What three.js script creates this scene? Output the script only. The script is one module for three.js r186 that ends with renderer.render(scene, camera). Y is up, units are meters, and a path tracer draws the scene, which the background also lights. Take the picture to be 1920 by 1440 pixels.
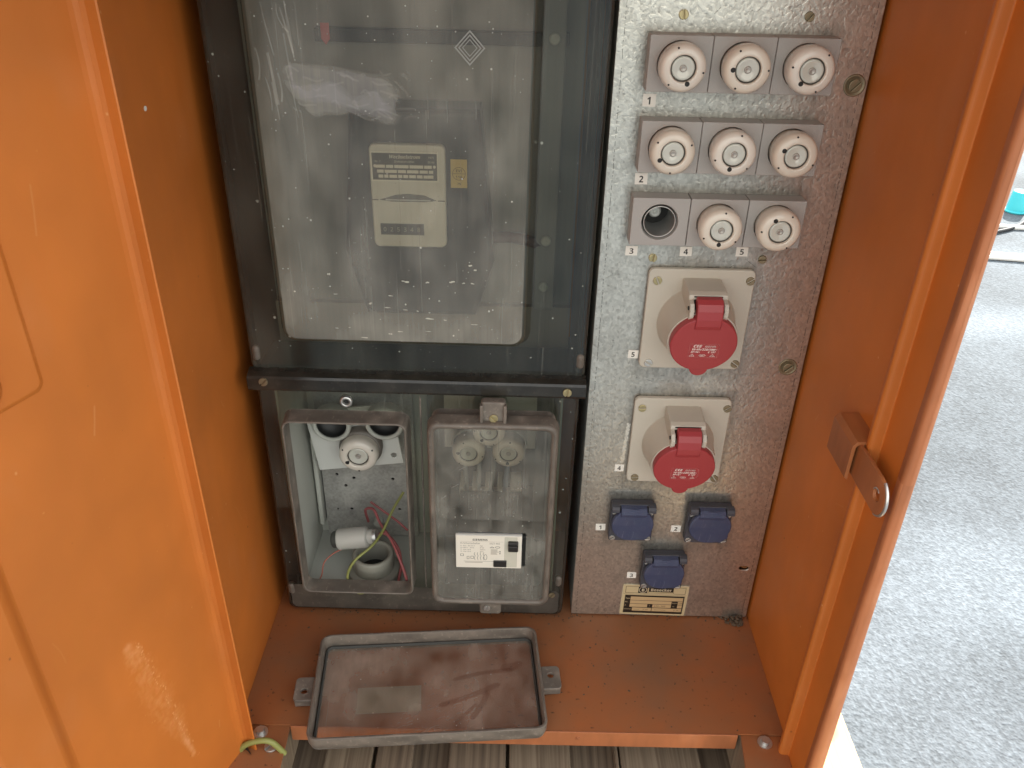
import * as THREE from 'three';
import { RoundedBoxGeometry } from 'three/addons/geometries/RoundedBoxGeometry.js';
import { mergeGeometries } from 'three/addons/utils/BufferGeometryUtils.js';

// ---------------------------------------------------------------- camera, sky, sun, exposure
const scene = new THREE.Scene();
const camera = new THREE.PerspectiveCamera(49.55, 4 / 3, 0.03, 200);
camera.position.set(0, 0.7908, 0.76);
camera.quaternion.setFromRotationMatrix(new THREE.Matrix4().set(
  0.9997, -0.0221, -0.0033, 0, 0.0207, 0.8594, 0.5109, 0, -0.0085, -0.5108, 0.8597, 0, 0, 0, 0, 1));
scene.add(camera);
const renderer = new THREE.WebGLRenderer({ antialias: true });
renderer.toneMapping = THREE.LinearToneMapping;
renderer.toneMappingExposure = 3.12;
renderer.shadowMap.enabled = true;
{ // hazy bright daylight sky
  const w = 128, h = 64, d = new Float32Array(w * h * 4);
  for (let j = 0; j < h; j++) {
    const el = ((j + 0.5) / h - 0.5) * Math.PI, s = Math.max(0, Math.sin(el));
    const k = Math.pow(1 - s, 2.2);
    for (let i = 0; i < w; i++) {
      const o = (j * w + i) * 4, az = ((i + 0.5) / w - 0.5) * 2 * Math.PI;
      const q = 0.5 + 0.5 * (Math.cos(el) * (Math.cos(az) * 0.555 - Math.sin(az) * 0.832)), b = 0.72 + 0.55 * q * q; // hazier and brighter on the sun's side
      d[o] = b * (0.70 + 0.48 * k); d[o + 1] = b * (0.74 + 0.42 * k); d[o + 2] = b * (0.78 + 0.24 * k); d[o + 3] = 1;
    }
  }
  const t = new THREE.DataTexture(d, w, h, THREE.RGBAFormat, THREE.FloatType);
  t.mapping = THREE.EquirectangularReflectionMapping; t.magFilter = THREE.LinearFilter; t.needsUpdate = true;
  scene.background = t; scene.environment = t;
  scene.backgroundIntensity = 1; scene.environmentIntensity = 1;
}
const sun = new THREE.DirectionalLight(new THREE.Color(1, 0.95, 0.87), 4.1);
sun.position.set(2.6, 3.7, -3.9); sun.target.position.set(0, 0.3, 0);
sun.castShadow = true; sun.shadow.radius = 2; sun.shadow.mapSize.set(2048, 2048);
Object.assign(sun.shadow.camera, { left: -3, right: 3, top: 3, bottom: -3, near: 0.5, far: 15 });
scene.add(sun, sun.target);

// ---------------------------------------------------------------- helpers (all lengths in millimetres)
let seed = 12345;
const rnd = () => { seed = (seed * 1664525 + 1013904223) >>> 0; return seed / 4294967296; };
const rr_ = (a, b) => a + (b - a) * rnd();
const used = {};
function numbered(n) { const k = used[n] = (used[n] || 0) + 1; return k === 1 ? n : n + '_' + String(k - 1).padStart(3, '0'); }
function boxUV(g) {
  const p = g.attributes.position, n = g.attributes.normal, uv = new Float32Array(p.count * 2);
  for (let i = 0; i < p.count; i++) {
    const ax = Math.abs(n.getX(i)), ay = Math.abs(n.getY(i)), az = Math.abs(n.getZ(i));
    let u, v;
    if (az >= ax && az >= ay) { u = p.getX(i); v = p.getY(i); } else if (ax >= ay) { u = p.getZ(i) + 0.37; v = p.getY(i); } else { u = p.getX(i); v = p.getZ(i) + 0.53; }
    uv[i * 2] = u; uv[i * 2 + 1] = v;
  }
  g.setAttribute('uv', new THREE.BufferAttribute(uv, 2));
  return g;
}
function join(list) {
  if (!Array.isArray(list)) return list;
  if (list.length === 1) return list[0];
  return mergeGeometries(list.map((g) => {
    const q = g.index ? g.toNonIndexed() : g.clone();
    for (const k of Object.keys(q.attributes)) if (!['position', 'normal', 'uv'].includes(k)) q.deleteAttribute(k);
    if (!q.attributes.uv) q.setAttribute('uv', new THREE.BufferAttribute(new Float32Array(q.attributes.position.count * 2), 2));
    return q;
  }));
}
// one mesh from geometries given in millimetres; keepUV for printed faces
function part(name, geoms, mat, parent, label, keepUV) {
  let g = join(geoms).clone(); g.scale(0.001, 0.001, 0.001);
  if (!keepUV) { if (g.index) g = g.toNonIndexed(); boxUV(g); }
  const m = new THREE.Mesh(g, mat); m.name = parent ? name : numbered(name);
  m.castShadow = m.receiveShadow = true;
  (parent || scene).add(m);
  if (label) m.userData.label = label;
  return m;
}
function thing(name, label, category, p = [0, 0, 0], group) {
  const o = new THREE.Group(); o.name = numbered(name); scene.add(o);
  o.position.set(p[0] / 1000, p[1] / 1000, p[2] / 1000);
  o.userData.label = label; o.userData.category = category; if (group) o.userData.group = group;
  return o;
}
function tag(o, label, category, group) { o.userData.label = label; o.userData.category = category; if (group) o.userData.group = group; return o; }
function at(o, x, y, z, rx = 0, ry = 0, rz = 0) { o.position.set(x / 1000, y / 1000, z / 1000); o.rotation.set(rx, ry, rz); return o; }
function copyOf(src, label, p) {
  const c = src.clone(); c.name = numbered(src.name.replace(/_\d{3}$/, '')); scene.add(c);
  c.userData = { ...src.userData, label }; c.position.set(p[0] / 1000, p[1] / 1000, p[2] / 1000); return c;
}
const T = (g, x, y, z) => g.translate(x, y, z);
const box = (x0, x1, y0, y1, z0, z1) => new THREE.BoxGeometry(x1 - x0, y1 - y0, z1 - z0).translate((x0 + x1) / 2, (y0 + y1) / 2, (z0 + z1) / 2);
const rbox = (x0, x1, y0, y1, z0, z1, r = 1.5, s = 3) => new RoundedBoxGeometry(x1 - x0, y1 - y0, z1 - z0, s, r).translate((x0 + x1) / 2, (y0 + y1) / 2, (z0 + z1) / 2);
function rrPts(x0, y0, x1, y1, r, n = 8) { // counter-clockwise rounded rectangle
  const out = [];
  for (const [cx, cy, a] of [[x1 - r, y1 - r, 0], [x0 + r, y1 - r, 90], [x0 + r, y0 + r, 180], [x1 - r, y0 + r, 270]])
    for (let i = 0; i <= n; i++) { const t = (a + 90 * i / n) * Math.PI / 180; out.push([cx + r * Math.cos(t), cy + r * Math.sin(t)]); }
  return out;
}
const V2 = (l) => l.map(([x, y]) => new THREE.Vector2(x, y));
function shapeOf(outer, holes = []) { const s = new THREE.Shape(V2(outer)); for (const h of holes) s.holes.push(new THREE.Path(V2(h))); return s; }
const circlePts = (cx, cy, r, n = 24) => Array.from({ length: n }, (_, i) => [cx + r * Math.cos(i / n * 2 * Math.PI), cy + r * Math.sin(i / n * 2 * Math.PI)]);
const sheet = (outer, holes, z) => T(new THREE.ShapeGeometry(shapeOf(outer, holes)), 0, 0, z);
function ext(outer, holes, z0, z1, b = 0, seg = 2) { // extruded outline with bevelled front and back edges
  return T(new THREE.ExtrudeGeometry(shapeOf(outer, holes), { depth: z1 - z0 - 2 * b, bevelEnabled: b > 0, bevelSize: b, bevelThickness: b, bevelOffset: -b, bevelSegments: seg, curveSegments: 16 }), 0, 0, z0 + b);
}
function loft(rings) { // closed rings of equal length: [[x,y,z],...]
  const n = rings[0].length, pos = [], idx = [];
  for (const r of rings) for (const p of r) pos.push(...p);
  for (let k = 0; k + 1 < rings.length; k++) for (let i = 0; i < n; i++) {
    const a = k * n + i, b = k * n + (i + 1) % n; idx.push(a, b, b + n, a, b + n, a + n);
  }
  const g = new THREE.BufferGeometry(); g.setAttribute('position', new THREE.Float32BufferAttribute(pos, 3)); g.setIndex(idx); g.computeVertexNormals();
  g.setAttribute('uv', new THREE.BufferAttribute(new Float32Array(pos.length / 3 * 2), 2));
  return g;
}
const ring = (x0, y0, x1, y1, r, z, n = 8) => rrPts(x0, y0, x1, y1, Math.max(r, 0.3), n).map(([x, y]) => [x, y, z]);
const tube = (pts, r, seg = 60, rs = 10) => new THREE.TubeGeometry(new THREE.CatmullRomCurve3(pts.map((p) => new THREE.Vector3(...p))), seg, r, rs);
function lathe(prof, seg = 48) { return new THREE.LatheGeometry(prof.map(([r, z]) => new THREE.Vector2(r, z)), seg).rotateX(Math.PI / 2); } // axis +z
const disc = (r, z0, z1, n = 24) => new THREE.CylinderGeometry(r, r, z1 - z0, n).rotateX(Math.PI / 2).translate(0, 0, (z0 + z1) / 2);
function screwGeo(r, h = 1.4, slot = 0.17) { // slotted cheese head
  const gs = [disc(r * 0.96, 0, h * 0.12)], w = r * slot;
  for (const s of [1, -1]) {
    const a0 = Math.asin(w / r), pts = [];
    for (let i = 0; i <= 14; i++) { const a = a0 + (Math.PI - 2 * a0) * i / 14; pts.push([r * Math.cos(a), s * r * Math.sin(a)]); }
    if (s < 0) pts.reverse();
    gs.push(ext(pts, [], h * 0.1, h, r * 0.1, 2));
  }
  return join(gs);
}

// ---------------------------------------------------------------- textures
const hash = (x, y) => { let n = (x * 374761393 + y * 668265263) | 0; n = Math.imul(n ^ (n >>> 13), 1274126177); return ((n ^ (n >>> 16)) >>> 0) / 4294967296; };
function vnoise(x, y, p) { // value noise, periodic with p
  const xi = Math.floor(x), yi = Math.floor(y), fx = x - xi, fy = y - yi, sx = fx * fx * (3 - 2 * fx), sy = fy * fy * (3 - 2 * fy);
  const m = (a) => ((a % p) + p) % p, h = (a, b) => hash(m(a), m(b));
  return (h(xi, yi) * (1 - sx) + h(xi + 1, yi) * sx) * (1 - sy) + (h(xi, yi + 1) * (1 - sx) + h(xi + 1, yi + 1) * sx) * sy;
}
function fbm(x, y, p, o = 4) { let s = 0, a = 0.5, t = 0; for (let i = 0; i < o; i++) { s += a * vnoise(x + i * 17, y + i * 31, p); t += a; x *= 2; y *= 2; p *= 2; a *= 0.5; } return s / t; }
function tex(w, h, f, srgb, rx = 1, ry = 1) {
  const d = new Uint8Array(w * h * 4);
  for (let j = 0; j < h; j++) for (let i = 0; i < w; i++) {
    const c = f(i / w, j / h, i, j), o = (j * w + i) * 4;
    d[o] = c[0]; d[o + 1] = c[1]; d[o + 2] = c[2]; d[o + 3] = 255;
  }
  const t = new THREE.DataTexture(d, w, h); t.wrapS = t.wrapT = THREE.RepeatWrapping; t.magFilter = THREE.LinearFilter; t.minFilter = THREE.LinearMipmapLinearFilter;
  if (srgb) t.colorSpace = THREE.SRGBColorSpace; t.repeat.set(rx, ry); t.needsUpdate = true; return t;
}
function canvasTex(w, h, draw, rx, ry) {
  const c = document.createElement('canvas'); c.width = w; c.height = h; const g = c.getContext('2d'); draw(g, w, h);
  const t = new THREE.CanvasTexture(c); t.colorSpace = THREE.SRGBColorSpace; t.anisotropy = 8;
  if (rx) { t.wrapS = t.wrapT = THREE.RepeatWrapping; t.repeat.set(rx, ry); }
  return t;
}
const cl = (v) => Math.max(0, Math.min(255, v));

// orange paint: even coat with faint mottling, dust scuffs, chips and runs
function paintTex(smear) {
  return canvasTex(1024, 1024, (g, w, h) => {
    const im = g.createImageData(w, h);
    for (let j = 0; j < h; j++) for (let i = 0; i < w; i++) {
      const n = fbm(i / 128, j / 128, 8, 4), m = fbm(i / 20, j / 60, 51, 2), k = 0.92 + 0.16 * n + 0.03 * (m - 0.5), o = (j * w + i) * 4;
      const dust = Math.max(0, fbm(i / 64 + 40, j / 100 + 9, 16, 4) - 0.62) * 0.5;
      im.data[o] = cl(194 * k * (1 - dust) + 195 * dust); im.data[o + 1] = cl(110 * k * (1 - dust) + 140 * dust); im.data[o + 2] = cl(42 * k * (1 - dust) + 128 * dust); im.data[o + 3] = 255;
    }
    g.putImageData(im, 0, 0);
    for (let q = 0; q < 190; q++) { // chips and specks
      const x = rnd() * w, y = rnd() * h, r = 0.4 + 1.2 * Math.pow(rnd(), 4);
      g.fillStyle = rnd() < 0.6 ? `rgba(235,200,165,${rr_(0.2, 0.75)})` : `rgba(70,35,15,${rr_(0.2, 0.6)})`;
      g.beginPath(); g.ellipse(x, y, r, r * rr_(0.7, 1.8), 0, 0, 7); g.fill();
    }
    for (let q = 0; q < 46; q++) { // scuffs, mostly along the height
      g.strokeStyle = `rgba(225,185,150,${rr_(0.05, 0.26)})`; g.lineWidth = rr_(0.5, 1.8);
      let x = rnd() * w, y = rnd() * h; const a = (rnd() < 0.7 ? Math.PI / 2 : 0) + rr_(-0.5, 0.5), l = rr_(6, 50);
      g.beginPath(); g.moveTo(x, y); g.quadraticCurveTo(x + Math.cos(a) * l / 2 + rr_(-4, 4), y + Math.sin(a) * l / 2, x + Math.cos(a) * l, y + Math.sin(a) * l); g.stroke();
    }
    if (smear) smear(g, w, h);
  }, 1 / 0.75, 1 / 0.75);
}
const paintMap = paintTex();
// the door's chalky run of overspray; x counts the door's width, y its height (0.75 m tile)
const wornMap = tex(512, 512, (u, v) => { // chalked, weathered coat of the outer edges
  const n = fbm(u * 10, v * 5, 10, 5), m = fbm(u * 60, v * 14, 60, 3), k = 0.9 + 0.25 * (n - 0.5) + 0.1 * (m - 0.5), c = Math.max(0, n - 0.6) * 0.8;
  return [cl((193 + 20 * c) * k), cl((118 + 60 * c) * k), cl((74 + 80 * c) * k)];
}, true, 1 / 0.4, 1 / 0.4);
const doorMap = paintTex((g, w, h) => {
  const P = (u, y) => [u / 750 * w, h - (y + 0) / 750 * h];
  for (let q = 0; q < 900; q++) {
    const t = rnd(), wid = 17 * Math.sin(Math.PI * Math.min(1, t * 1.1 + 0.05)) + 3;
    const [x, y] = P(96 - 34 * t + (rnd() + rnd() - 1) * wid, 250 - 185 * t);
    g.fillStyle = `rgba(226,156,108,${rr_(0.03, 0.08)})`; g.beginPath(); g.ellipse(x, y, rr_(0.6, 5), rr_(0.8, 6), 0, 0, 7); g.fill();
  }
  for (let q = 0; q < 80; q++) {
    const t = rnd(), [x, y] = P(86 - 28 * t + rr_(-3, 3), 246 - 190 * t);
    g.fillStyle = `rgba(240,190,150,${rr_(0.2, 0.55)})`; g.beginPath(); g.ellipse(x, y, rr_(0.4, 1.3), rr_(0.6, 1.8), 0, 0, 7); g.fill();
  }
});
const floorMap = tex(1024, 512, (u, v) => { // paint under a coat of brown dust
  const n = fbm(u * 8, v * 4, 8, 5), m = fbm(u * 40 + 3, v * 20, 40, 3), d = cl(255 * (0.62 + 0.8 * (n - 0.5) + 0.3 * (m - 0.5))) / 255, sp = Math.max(0, fbm(u * 150, v * 75, 150, 2) - 0.82) * 3;
  return [[172, 130], [92, 92], [42, 66]].map(([a, b]) => cl((a + (b - a) * d) * (1 - sp)));
}, true, 1 / 0.7, 1 / 0.35);
const wavyBump = tex(256, 256, (u, v) => { const n = 255 * fbm(u * 6, v * 6, 6, 3); return [n, n, n]; }, false, 1 / 0.4, 1 / 0.4);
const grainBump = tex(256, 256, (u, v) => { const n = 255 * fbm(u * 64, v * 64, 64, 3); return [n, n, n]; }, false, 1 / 0.06, 1 / 0.06);

// zinc spangle, laid once over the plate (222 x 720 mm from its lower left corner)
const GW = 768, GH = 2048;
const zincH = new Float32Array(GW * GH), zincC = new Float32Array(GW * GH);
{
  const cs = 9, nx = Math.ceil(GW / cs) + 1;
  for (let j = 0; j < GH; j++) for (let i = 0; i < GW; i++) {
    const wx = i + 5 * (fbm(i / 13, j / 13, 4096, 2) - 0.5) * 2, wy = j + 5 * (fbm(i / 13 + 77, j / 13, 4096, 2) - 0.5) * 2;
    const cx = Math.floor(wx / cs), cy = Math.floor(wy / cs); let b = 1e9, id = 0;
    for (let a = -1; a <= 1; a++) for (let c = -1; c <= 1; c++) {
      const px = (cx + a + hash(cx + a, cy + c)) * cs, py = (cy + c + hash(cx + a + 991, cy + c)) * cs, dd = (px - wx) ** 2 + (py - wy) ** 2;
      if (dd < b) { b = dd; id = hash(cx + a + 37, cy + c + 53); }
    }
    const n = fbm(i / 90, j / 90, 4096, 4), f = fbm(i / 7 + 7, j / 7, 4096, 2), pit = Math.max(0, fbm(i / 9 + 300, j / 9, 4096, 2) - 0.66) * 4;
    zincC[j * GW + i] = 0.86 + 0.10 * (id - 0.5) + 0.10 * (n - 0.5) + 0.08 * (f - 0.5) - 0.11 * pit;
    zincH[j * GW + i] = 0.55 * id + 0.5 * f + 0.6 * n - 0.4 * pit;
  }
  // fold marks: rows of tiny dots beside both long edges, and a few scratches
  for (let j = 0; j < GH; j += 1) for (const e of [20, GW - 22]) if (hash(j >> 2, e) > 0.42) for (let a = 0; a < 2; a++) zincC[j * GW + e + a + Math.round(2 * fbm(j / 60, e, 4096, 2))] *= 0.62;
  // grime gathered round the fittings, drips below them, and a run of white paint
  const px = (x) => (x - 84.7) / 222 * GW, py = (y) => (y - 2) / 720 * GH;
  for (const [x0, x1, y0, y1] of [[110, 271, 644, 690], [110, 271, 574, 620], [110, 271, 504, 552], [134, 239, 366, 477], [134, 239, 218, 330], [120, 171, 132, 190], [210, 261, 131, 189], [165, 216, 57, 115]]) {
    const a = px(x0), b = px(x1), c = py(y0), d = py(y1);
    for (let j = Math.max(0, Math.floor(c - 90)); j < Math.min(GH, d + 40); j++) for (let i = Math.max(0, Math.floor(a - 34)); i < Math.min(GW, b + 34); i++) {
      const dx = Math.max(a - i, 0, i - b), dy = j < c ? (c - j) * 0.45 : Math.max(0, j - d), r = Math.hypot(dx, dy);
      if (r < 30) zincC[j * GW + i] *= 1 - 0.17 * (1 - r / 30) * (0.35 + 1.3 * fbm(i / 9, j / 50, 4096, 3));
    }
  }
  for (let q = 0; q < 420; q++) { const t = rnd(), x = px(131.5 - 3 * t + rr_(-1.6, 1.6)), y = py(292 - 52 * t), r = rr_(0.5, 4.2); for (let j = -5; j <= 5; j++) for (let i = -5; i <= 5; i++) if (i * i + j * j < r * r) { const o = Math.floor(y + j) * GW + Math.floor(x + i); zincC[o] = zincC[o] * 0.5 + 0.52; } }
  for (let q = 0; q < 60; q++) { let x = rnd() * GW, y = rnd() * GH; const dx = rr_(-1, 1), dy = rr_(-0.5, 0.5), k = rnd() < 0.5 ? 0.7 : 1.18, l = rr_(6, 60); for (let s = 0; s < l; s++) { const a = Math.floor(x), b = Math.floor(y); if (a >= 0 && a < GW && b >= 0 && b < GH) zincC[b * GW + a] *= k; x += dx; y += dy; } }
}
const zincTex = (f, srgb) => { const t = tex(GW, GH, (u, v, i, j) => f(zincC[j * GW + i], zincH[j * GW + i], v), srgb, 1 / 0.222, 1 / 0.72); t.offset.set(-0.0847 / 0.222, -0.002 / 0.72); return t; };
const zincMap = zincTex((c, h, v) => [cl(243 * c), cl(241 * c), cl(232 * c)], true);
const zincBump = zincTex((c, h) => { const k = cl(150 * h); return [k, k, k]; });
const zincRough = zincTex((c, h, v) => { const k = cl(90 - 60 * (c - 0.8)); return [k, k, k]; });
// smaller tile of the same for other galvanised parts
const zincTile = tex(512, 512, (u, v) => { const n = fbm(u * 60, v * 60, 60, 2), m = fbm(u * 8, v * 8, 8, 3), k = 0.74 + 0.13 * (n - 0.5) + 0.18 * (m - 0.5); return [cl(224 * k), cl(222 * k), cl(216 * k)]; }, true, 1 / 0.15, 1 / 0.15);

// dust on clear plastic: paired colour and see-through maps
function dust(w, h, rx, ry, clear, streaks, specks, marks, settle = 0, comb = 0.35) {
  const ca = document.createElement('canvas'), cb = document.createElement('canvas'); ca.width = cb.width = w; ca.height = cb.height = h;
  const A = ca.getContext('2d'), B = cb.getContext('2d');
  const ia = A.createImageData(w, h), ib = B.createImageData(w, h);
  for (let j = 0; j < h; j++) for (let i = 0; i < w; i++) {
    const o = (j * w + i) * 4, n = fbm(i / 90, j / 140, 64, 5), s = fbm(i / 5, j / 160, 256, 3), k = 0.98 + 0.12 * (n - 0.5) + 0.05 * (s - 0.5);
    ia.data[o] = cl(241 * k); ia.data[o + 1] = cl(239 * k); ia.data[o + 2] = cl(228 * k); ia.data[o + 3] = 255;
    const tq = cl(255 * (1 - (1 - clear) * (1 + 1.8 * (n - 0.5) + comb * (s - 0.5) + settle * Math.pow(j / h, 7)))); ib.data[o] = ib.data[o + 1] = ib.data[o + 2] = tq; ib.data[o + 3] = 255;
  }
  A.putImageData(ia, 0, 0); B.putImageData(ib, 0, 0);
  const two = (f, a, b) => { A.fillStyle = A.strokeStyle = a; f(A); B.fillStyle = B.strokeStyle = b; f(B); };
  for (let q = 0; q < streaks; q++) {
    const x = rnd() * w, y = rnd() * h, l = rr_(20, 260), lw = rr_(0.4, 2.2), al = rr_(0.03, 0.17), dx = rr_(-3, 3), d = rnd() < 0.5;
    two((g) => { g.lineWidth = lw; g.beginPath(); g.moveTo(x, y); g.quadraticCurveTo(x + dx, y + l / 2, x + dx * 0.5, y + l); g.stroke(); }, `rgba(190,187,175,${al})`, d ? `rgba(0,0,0,${al})` : `rgba(255,255,255,${al * 0.6})`);
  }
  for (let q = 0; q < specks; q++) {
    const x = rnd() * w, y = rnd() * h, r = 0.7 + 2.0 * Math.pow(rnd(), 3), al = rr_(0.5, 1);
    two((g) => { g.beginPath(); g.ellipse(x, y, r, r * rr_(0.8, 1.2), 0, 0, 7); g.fill(); }, `rgba(232,230,220,${al})`, `rgba(0,0,0,${al})`);
  }
  if (marks) marks(two, w, h);
  const mk = (c, srgb) => { const t = new THREE.CanvasTexture(c); t.wrapS = t.wrapT = THREE.RepeatWrapping; t.repeat.set(rx, ry); t.flipY = true; if (srgb) t.colorSpace = THREE.SRGBColorSpace; return t; };
  return { map: mk(ca, true), transmissionMap: mk(cb, false) };
}
// panel of the meter cover: 246 mm wide, tile 300 x 560 mm starting at x=-230, y=396
const panelDust = dust(900, 1680, 1 / 0.3, 1 / 0.56, 0.865, 420, 420, (two, w, h) => {
  const P = (x, y) => [(x + 230) / 300 * w, h - (y - 396) / 560 * h];
  // old paint flecks scraped in level rows over the lower half
  for (const [x, y, l, t] of [[-103, 464, 10, 3.4], [-82, 464, 5, 3.2], [-58, 465, 7, 3.6], [-47, 464, 4, 2], [-38, 464, 5, 2.2], [-118, 449, 7, 1.4], [-138, 440, 5, 3], [-121, 436, 9, 1.2], [-104, 434, 8, 1], [-92, 433, 3, 1.6], [-80, 425, 12, 3], [-65, 424, 4, 2], [-110, 410, 8, 1.6], [-120, 407, 5, 2.2], [-82, 411, 8, 0.8], [-146, 402, 9, 1.8], [-108, 399, 6, 1.2], [-36, 420, 9, 1.2], [-40, 482, 5, 4], [-36, 478, 5, 2.4], [-176, 470, 4, 4], [-171, 449, 6, 1], [-173, 412, 5, 0.9], [-160, 413, 4, 0.8]])
    for (let q = 0; q < 5; q++) { const [a, b] = P(x + rr_(-0.5, 0.5) * l * 0.5, y + rr_(-0.5, 0.5) * t * 0.4); two((g) => { g.beginPath(); g.ellipse(a, b, l * 0.3 * 3 * 0.6, t * 0.3 * 3 * 0.5, 0.1, 0, 7); g.fill(); }, 'rgba(226,223,208,0.75)', 'rgba(0,0,0,0.8)'); }
  // dried grey wash marks upper left
  for (let q = 0; q < 34; q++) { const x = rr_(-205, -95), y = 660 - 0.12 * (x + 205) + rr_(-34, 8); let [a, b] = P(x, y); const l = rr_(10, 60); two((g) => { g.lineWidth = 5; g.beginPath(); g.moveTo(a, b); g.bezierCurveTo(a + l * 0.3, b + rr_(-20, 20), a + l * 0.6, b + rr_(-20, 20), a + l, b + rr_(-8, 18)); g.stroke(); }, 'rgba(205,206,198,0.10)', 'rgba(0,0,0,0.10)'); }
  for (let q = 0; q < 12; q++) { const [a, b] = P(rr_(-222, -188), rr_(640, 720)); two((g) => { g.lineWidth = rr_(2, 7); g.beginPath(); g.moveTo(a, b); g.quadraticCurveTo(a + rr_(-8, 14), b + 40, a + rr_(0, 30), b + rr_(60, 150)); g.stroke(); }, 'rgba(200,200,190,0.16)', 'rgba(0,0,0,0.18)'); }
  const poly = (pts, a, b) => { for (let q = 0; q < 9; q++) { // ragged translucent layers
    const jit = pts.flatMap(([x, y], i) => { const [x2, y2] = pts[(i + 1) % pts.length]; return [0, 0.33, 0.66].map((t) => [x + (x2 - x) * t + rr_(-5, 5), y + (y2 - y) * t + rr_(-4, 4)]); });
    two((g) => { g.beginPath(); jit.forEach(([x, y], i) => { const [c, d] = P(x, y), [e, f] = P(...jit[(i + 1) % jit.length]); i ? g.quadraticCurveTo(c, d, (c + e) / 2, (d + f) / 2) : g.moveTo((c + e) / 2, (d + f) / 2); }); g.closePath(); g.fill(); }, a, b); } };
  poly([[-200, 662], [-150, 658], [-112, 650], [-104, 640], [-106, 612], [-125, 618], [-150, 622], [-176, 618], [-190, 632]], 'rgba(205,206,200,0.04)', 'rgba(0,0,0,0.035)');
  poly([[-200, 648], [-180, 640], [-160, 646], [-140, 632], [-120, 640], [-110, 628], [-112, 622], [-150, 628], [-186, 632]], 'rgba(215,216,210,0.04)', 'rgba(0,0,0,0.03)');
}, 1.2, 0.25);
panelDust.map.offset.set(0.23 / 0.3, -0.396 / 0.56); panelDust.transmissionMap.offset.copy(panelDust.map.offset);
const marginDust = dust(768, 768, 1 / 0.38, 1 / 0.38, 0.93, 90, 160);
const lidDust = dust(768, 1024, 1 / 0.2, 1 / 0.27, 0.82, 160, 190, (two, w, h) => {
  for (let q = 0; q < 26; q++) { const x = rr_(0.55, 0.85) * w, y = rr_(0.35, 0.95) * h; two((g) => { g.lineWidth = rr_(0.6, 2); g.beginPath(); g.moveTo(x, y); g.lineTo(x + rr_(5, 40), y - rr_(5, 40)); g.stroke(); }, 'rgba(210,208,196,0.25)', 'rgba(0,0,0,0.3)'); }
});
const trayDust = dust(1024, 640, 1 / 0.262, 1 / 0.164, 0.82, 4, 60, (two, w, h) => {
  const P = (x, y) => [(x + 131) / 262 * w, h - (y + 82) / 164 * h];
  // finger wipes through the dust
  two((g) => { g.lineCap = 'round'; for (const [p, q, r, lw] of [[[30, 12], [60, 22], [95, 22], 22], [[14, -22], [45, -14], [78, 2], 26], [[48, -40], [62, -22], [66, -8], 26], [[30, -46], [42, -34], [52, -24], 16], [[88, 26], [98, 26], [104, 30], 40]]) { g.lineWidth = lw; g.beginPath(); g.moveTo(...P(...p)); g.quadraticCurveTo(...P(...q), ...P(...r)); g.stroke(); } }, 'rgba(170,145,130,0.2)', 'rgba(255,255,255,0.25)');
  for (let q = 0; q < 60; q++) { const [x, y] = P(rr_(-30, 60), rr_(-60, -8)); two((g) => { g.lineWidth = 1.2; g.beginPath(); g.arc(x, y + 40, rr_(20, 60), 4, 4 + rr_(0.2, 0.8)); g.stroke(); }, 'rgba(190,172,158,0.25)', 'rgba(0,0,0,0.2)'); }
}, 0, 0);
trayDust.map.offset.set(0.5, 0.5); trayDust.transmissionMap.offset.set(0.5, 0.5);
const grimeTile = tex(512, 512, (u, v) => { const n = fbm(u * 8, v * 8, 8, 5), s = Math.max(0, fbm(u * 40, v * 40, 40, 3) - 0.66) * 2.2, k = 0.75 + 0.5 * n; return [cl(146 * k + 70 * s), cl(137 * k + 68 * s), cl(127 * k + 64 * s)]; }, true, 1 / 0.12, 1 / 0.12);

const blueMap = canvasTex(512, 512, (g, w, h) => { // blue plastic, dulled and scratched
  g.fillStyle = '#3c4360'; g.fillRect(0, 0, w, h);
  for (let q = 0; q < 260; q++) { g.fillStyle = `rgba(110,112,120,${rr_(0.02, 0.07)})`; g.beginPath(); g.ellipse(rnd() * w, rnd() * h, rr_(8, 50), rr_(8, 60), rnd() * 3, 0, 7); g.fill(); }
  for (let q = 0; q < 120; q++) { g.strokeStyle = `rgba(165,170,180,${rr_(0.06, 0.3)})`; g.lineWidth = rr_(0.6, 2); const x = rnd() * w, y = rnd() * h; g.beginPath(); g.moveTo(x, y); g.quadraticCurveTo(x + rr_(-10, 10), y + 25, x + rr_(-20, 20), y + rr_(20, 90)); g.stroke(); }
}, 1 / 0.13, 1 / 0.13);
const woodTex = (c0, c1, seedX) => tex(256, 2048, (u, v, i, j) => {
  const g = fbm(u * 40 + 3 * fbm(u * 2 + seedX, v * 3, 64, 3), v * 4 + seedX, 4096, 3), f = fbm(u * 200, v * 24 + seedX, 4096, 2), k = cl(255 * (0.25 + 0.9 * (g - 0.2))) / 255 * 0.8 + 0.2 * f;
  const kx = 0.5 + 0.25 * Math.sin(seedX), dk = Math.min(...[0.28, 0.42, 0.71].map((q, n) => Math.hypot((u - (n % 2 ? kx : 1 - kx)) * 0.9, (v - q) * 8) * 6)); const knot = Math.max(0, 1 - dk);
  return [0, 1, 2].map((q) => cl((c0[q] + (c1[q] - c0[q]) * k) * (1 - 0.6 * knot)));
}, true, 1 / 0.1, 1 / 0.9);
const asphaltH = new Float32Array(2048 * 2048);
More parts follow.
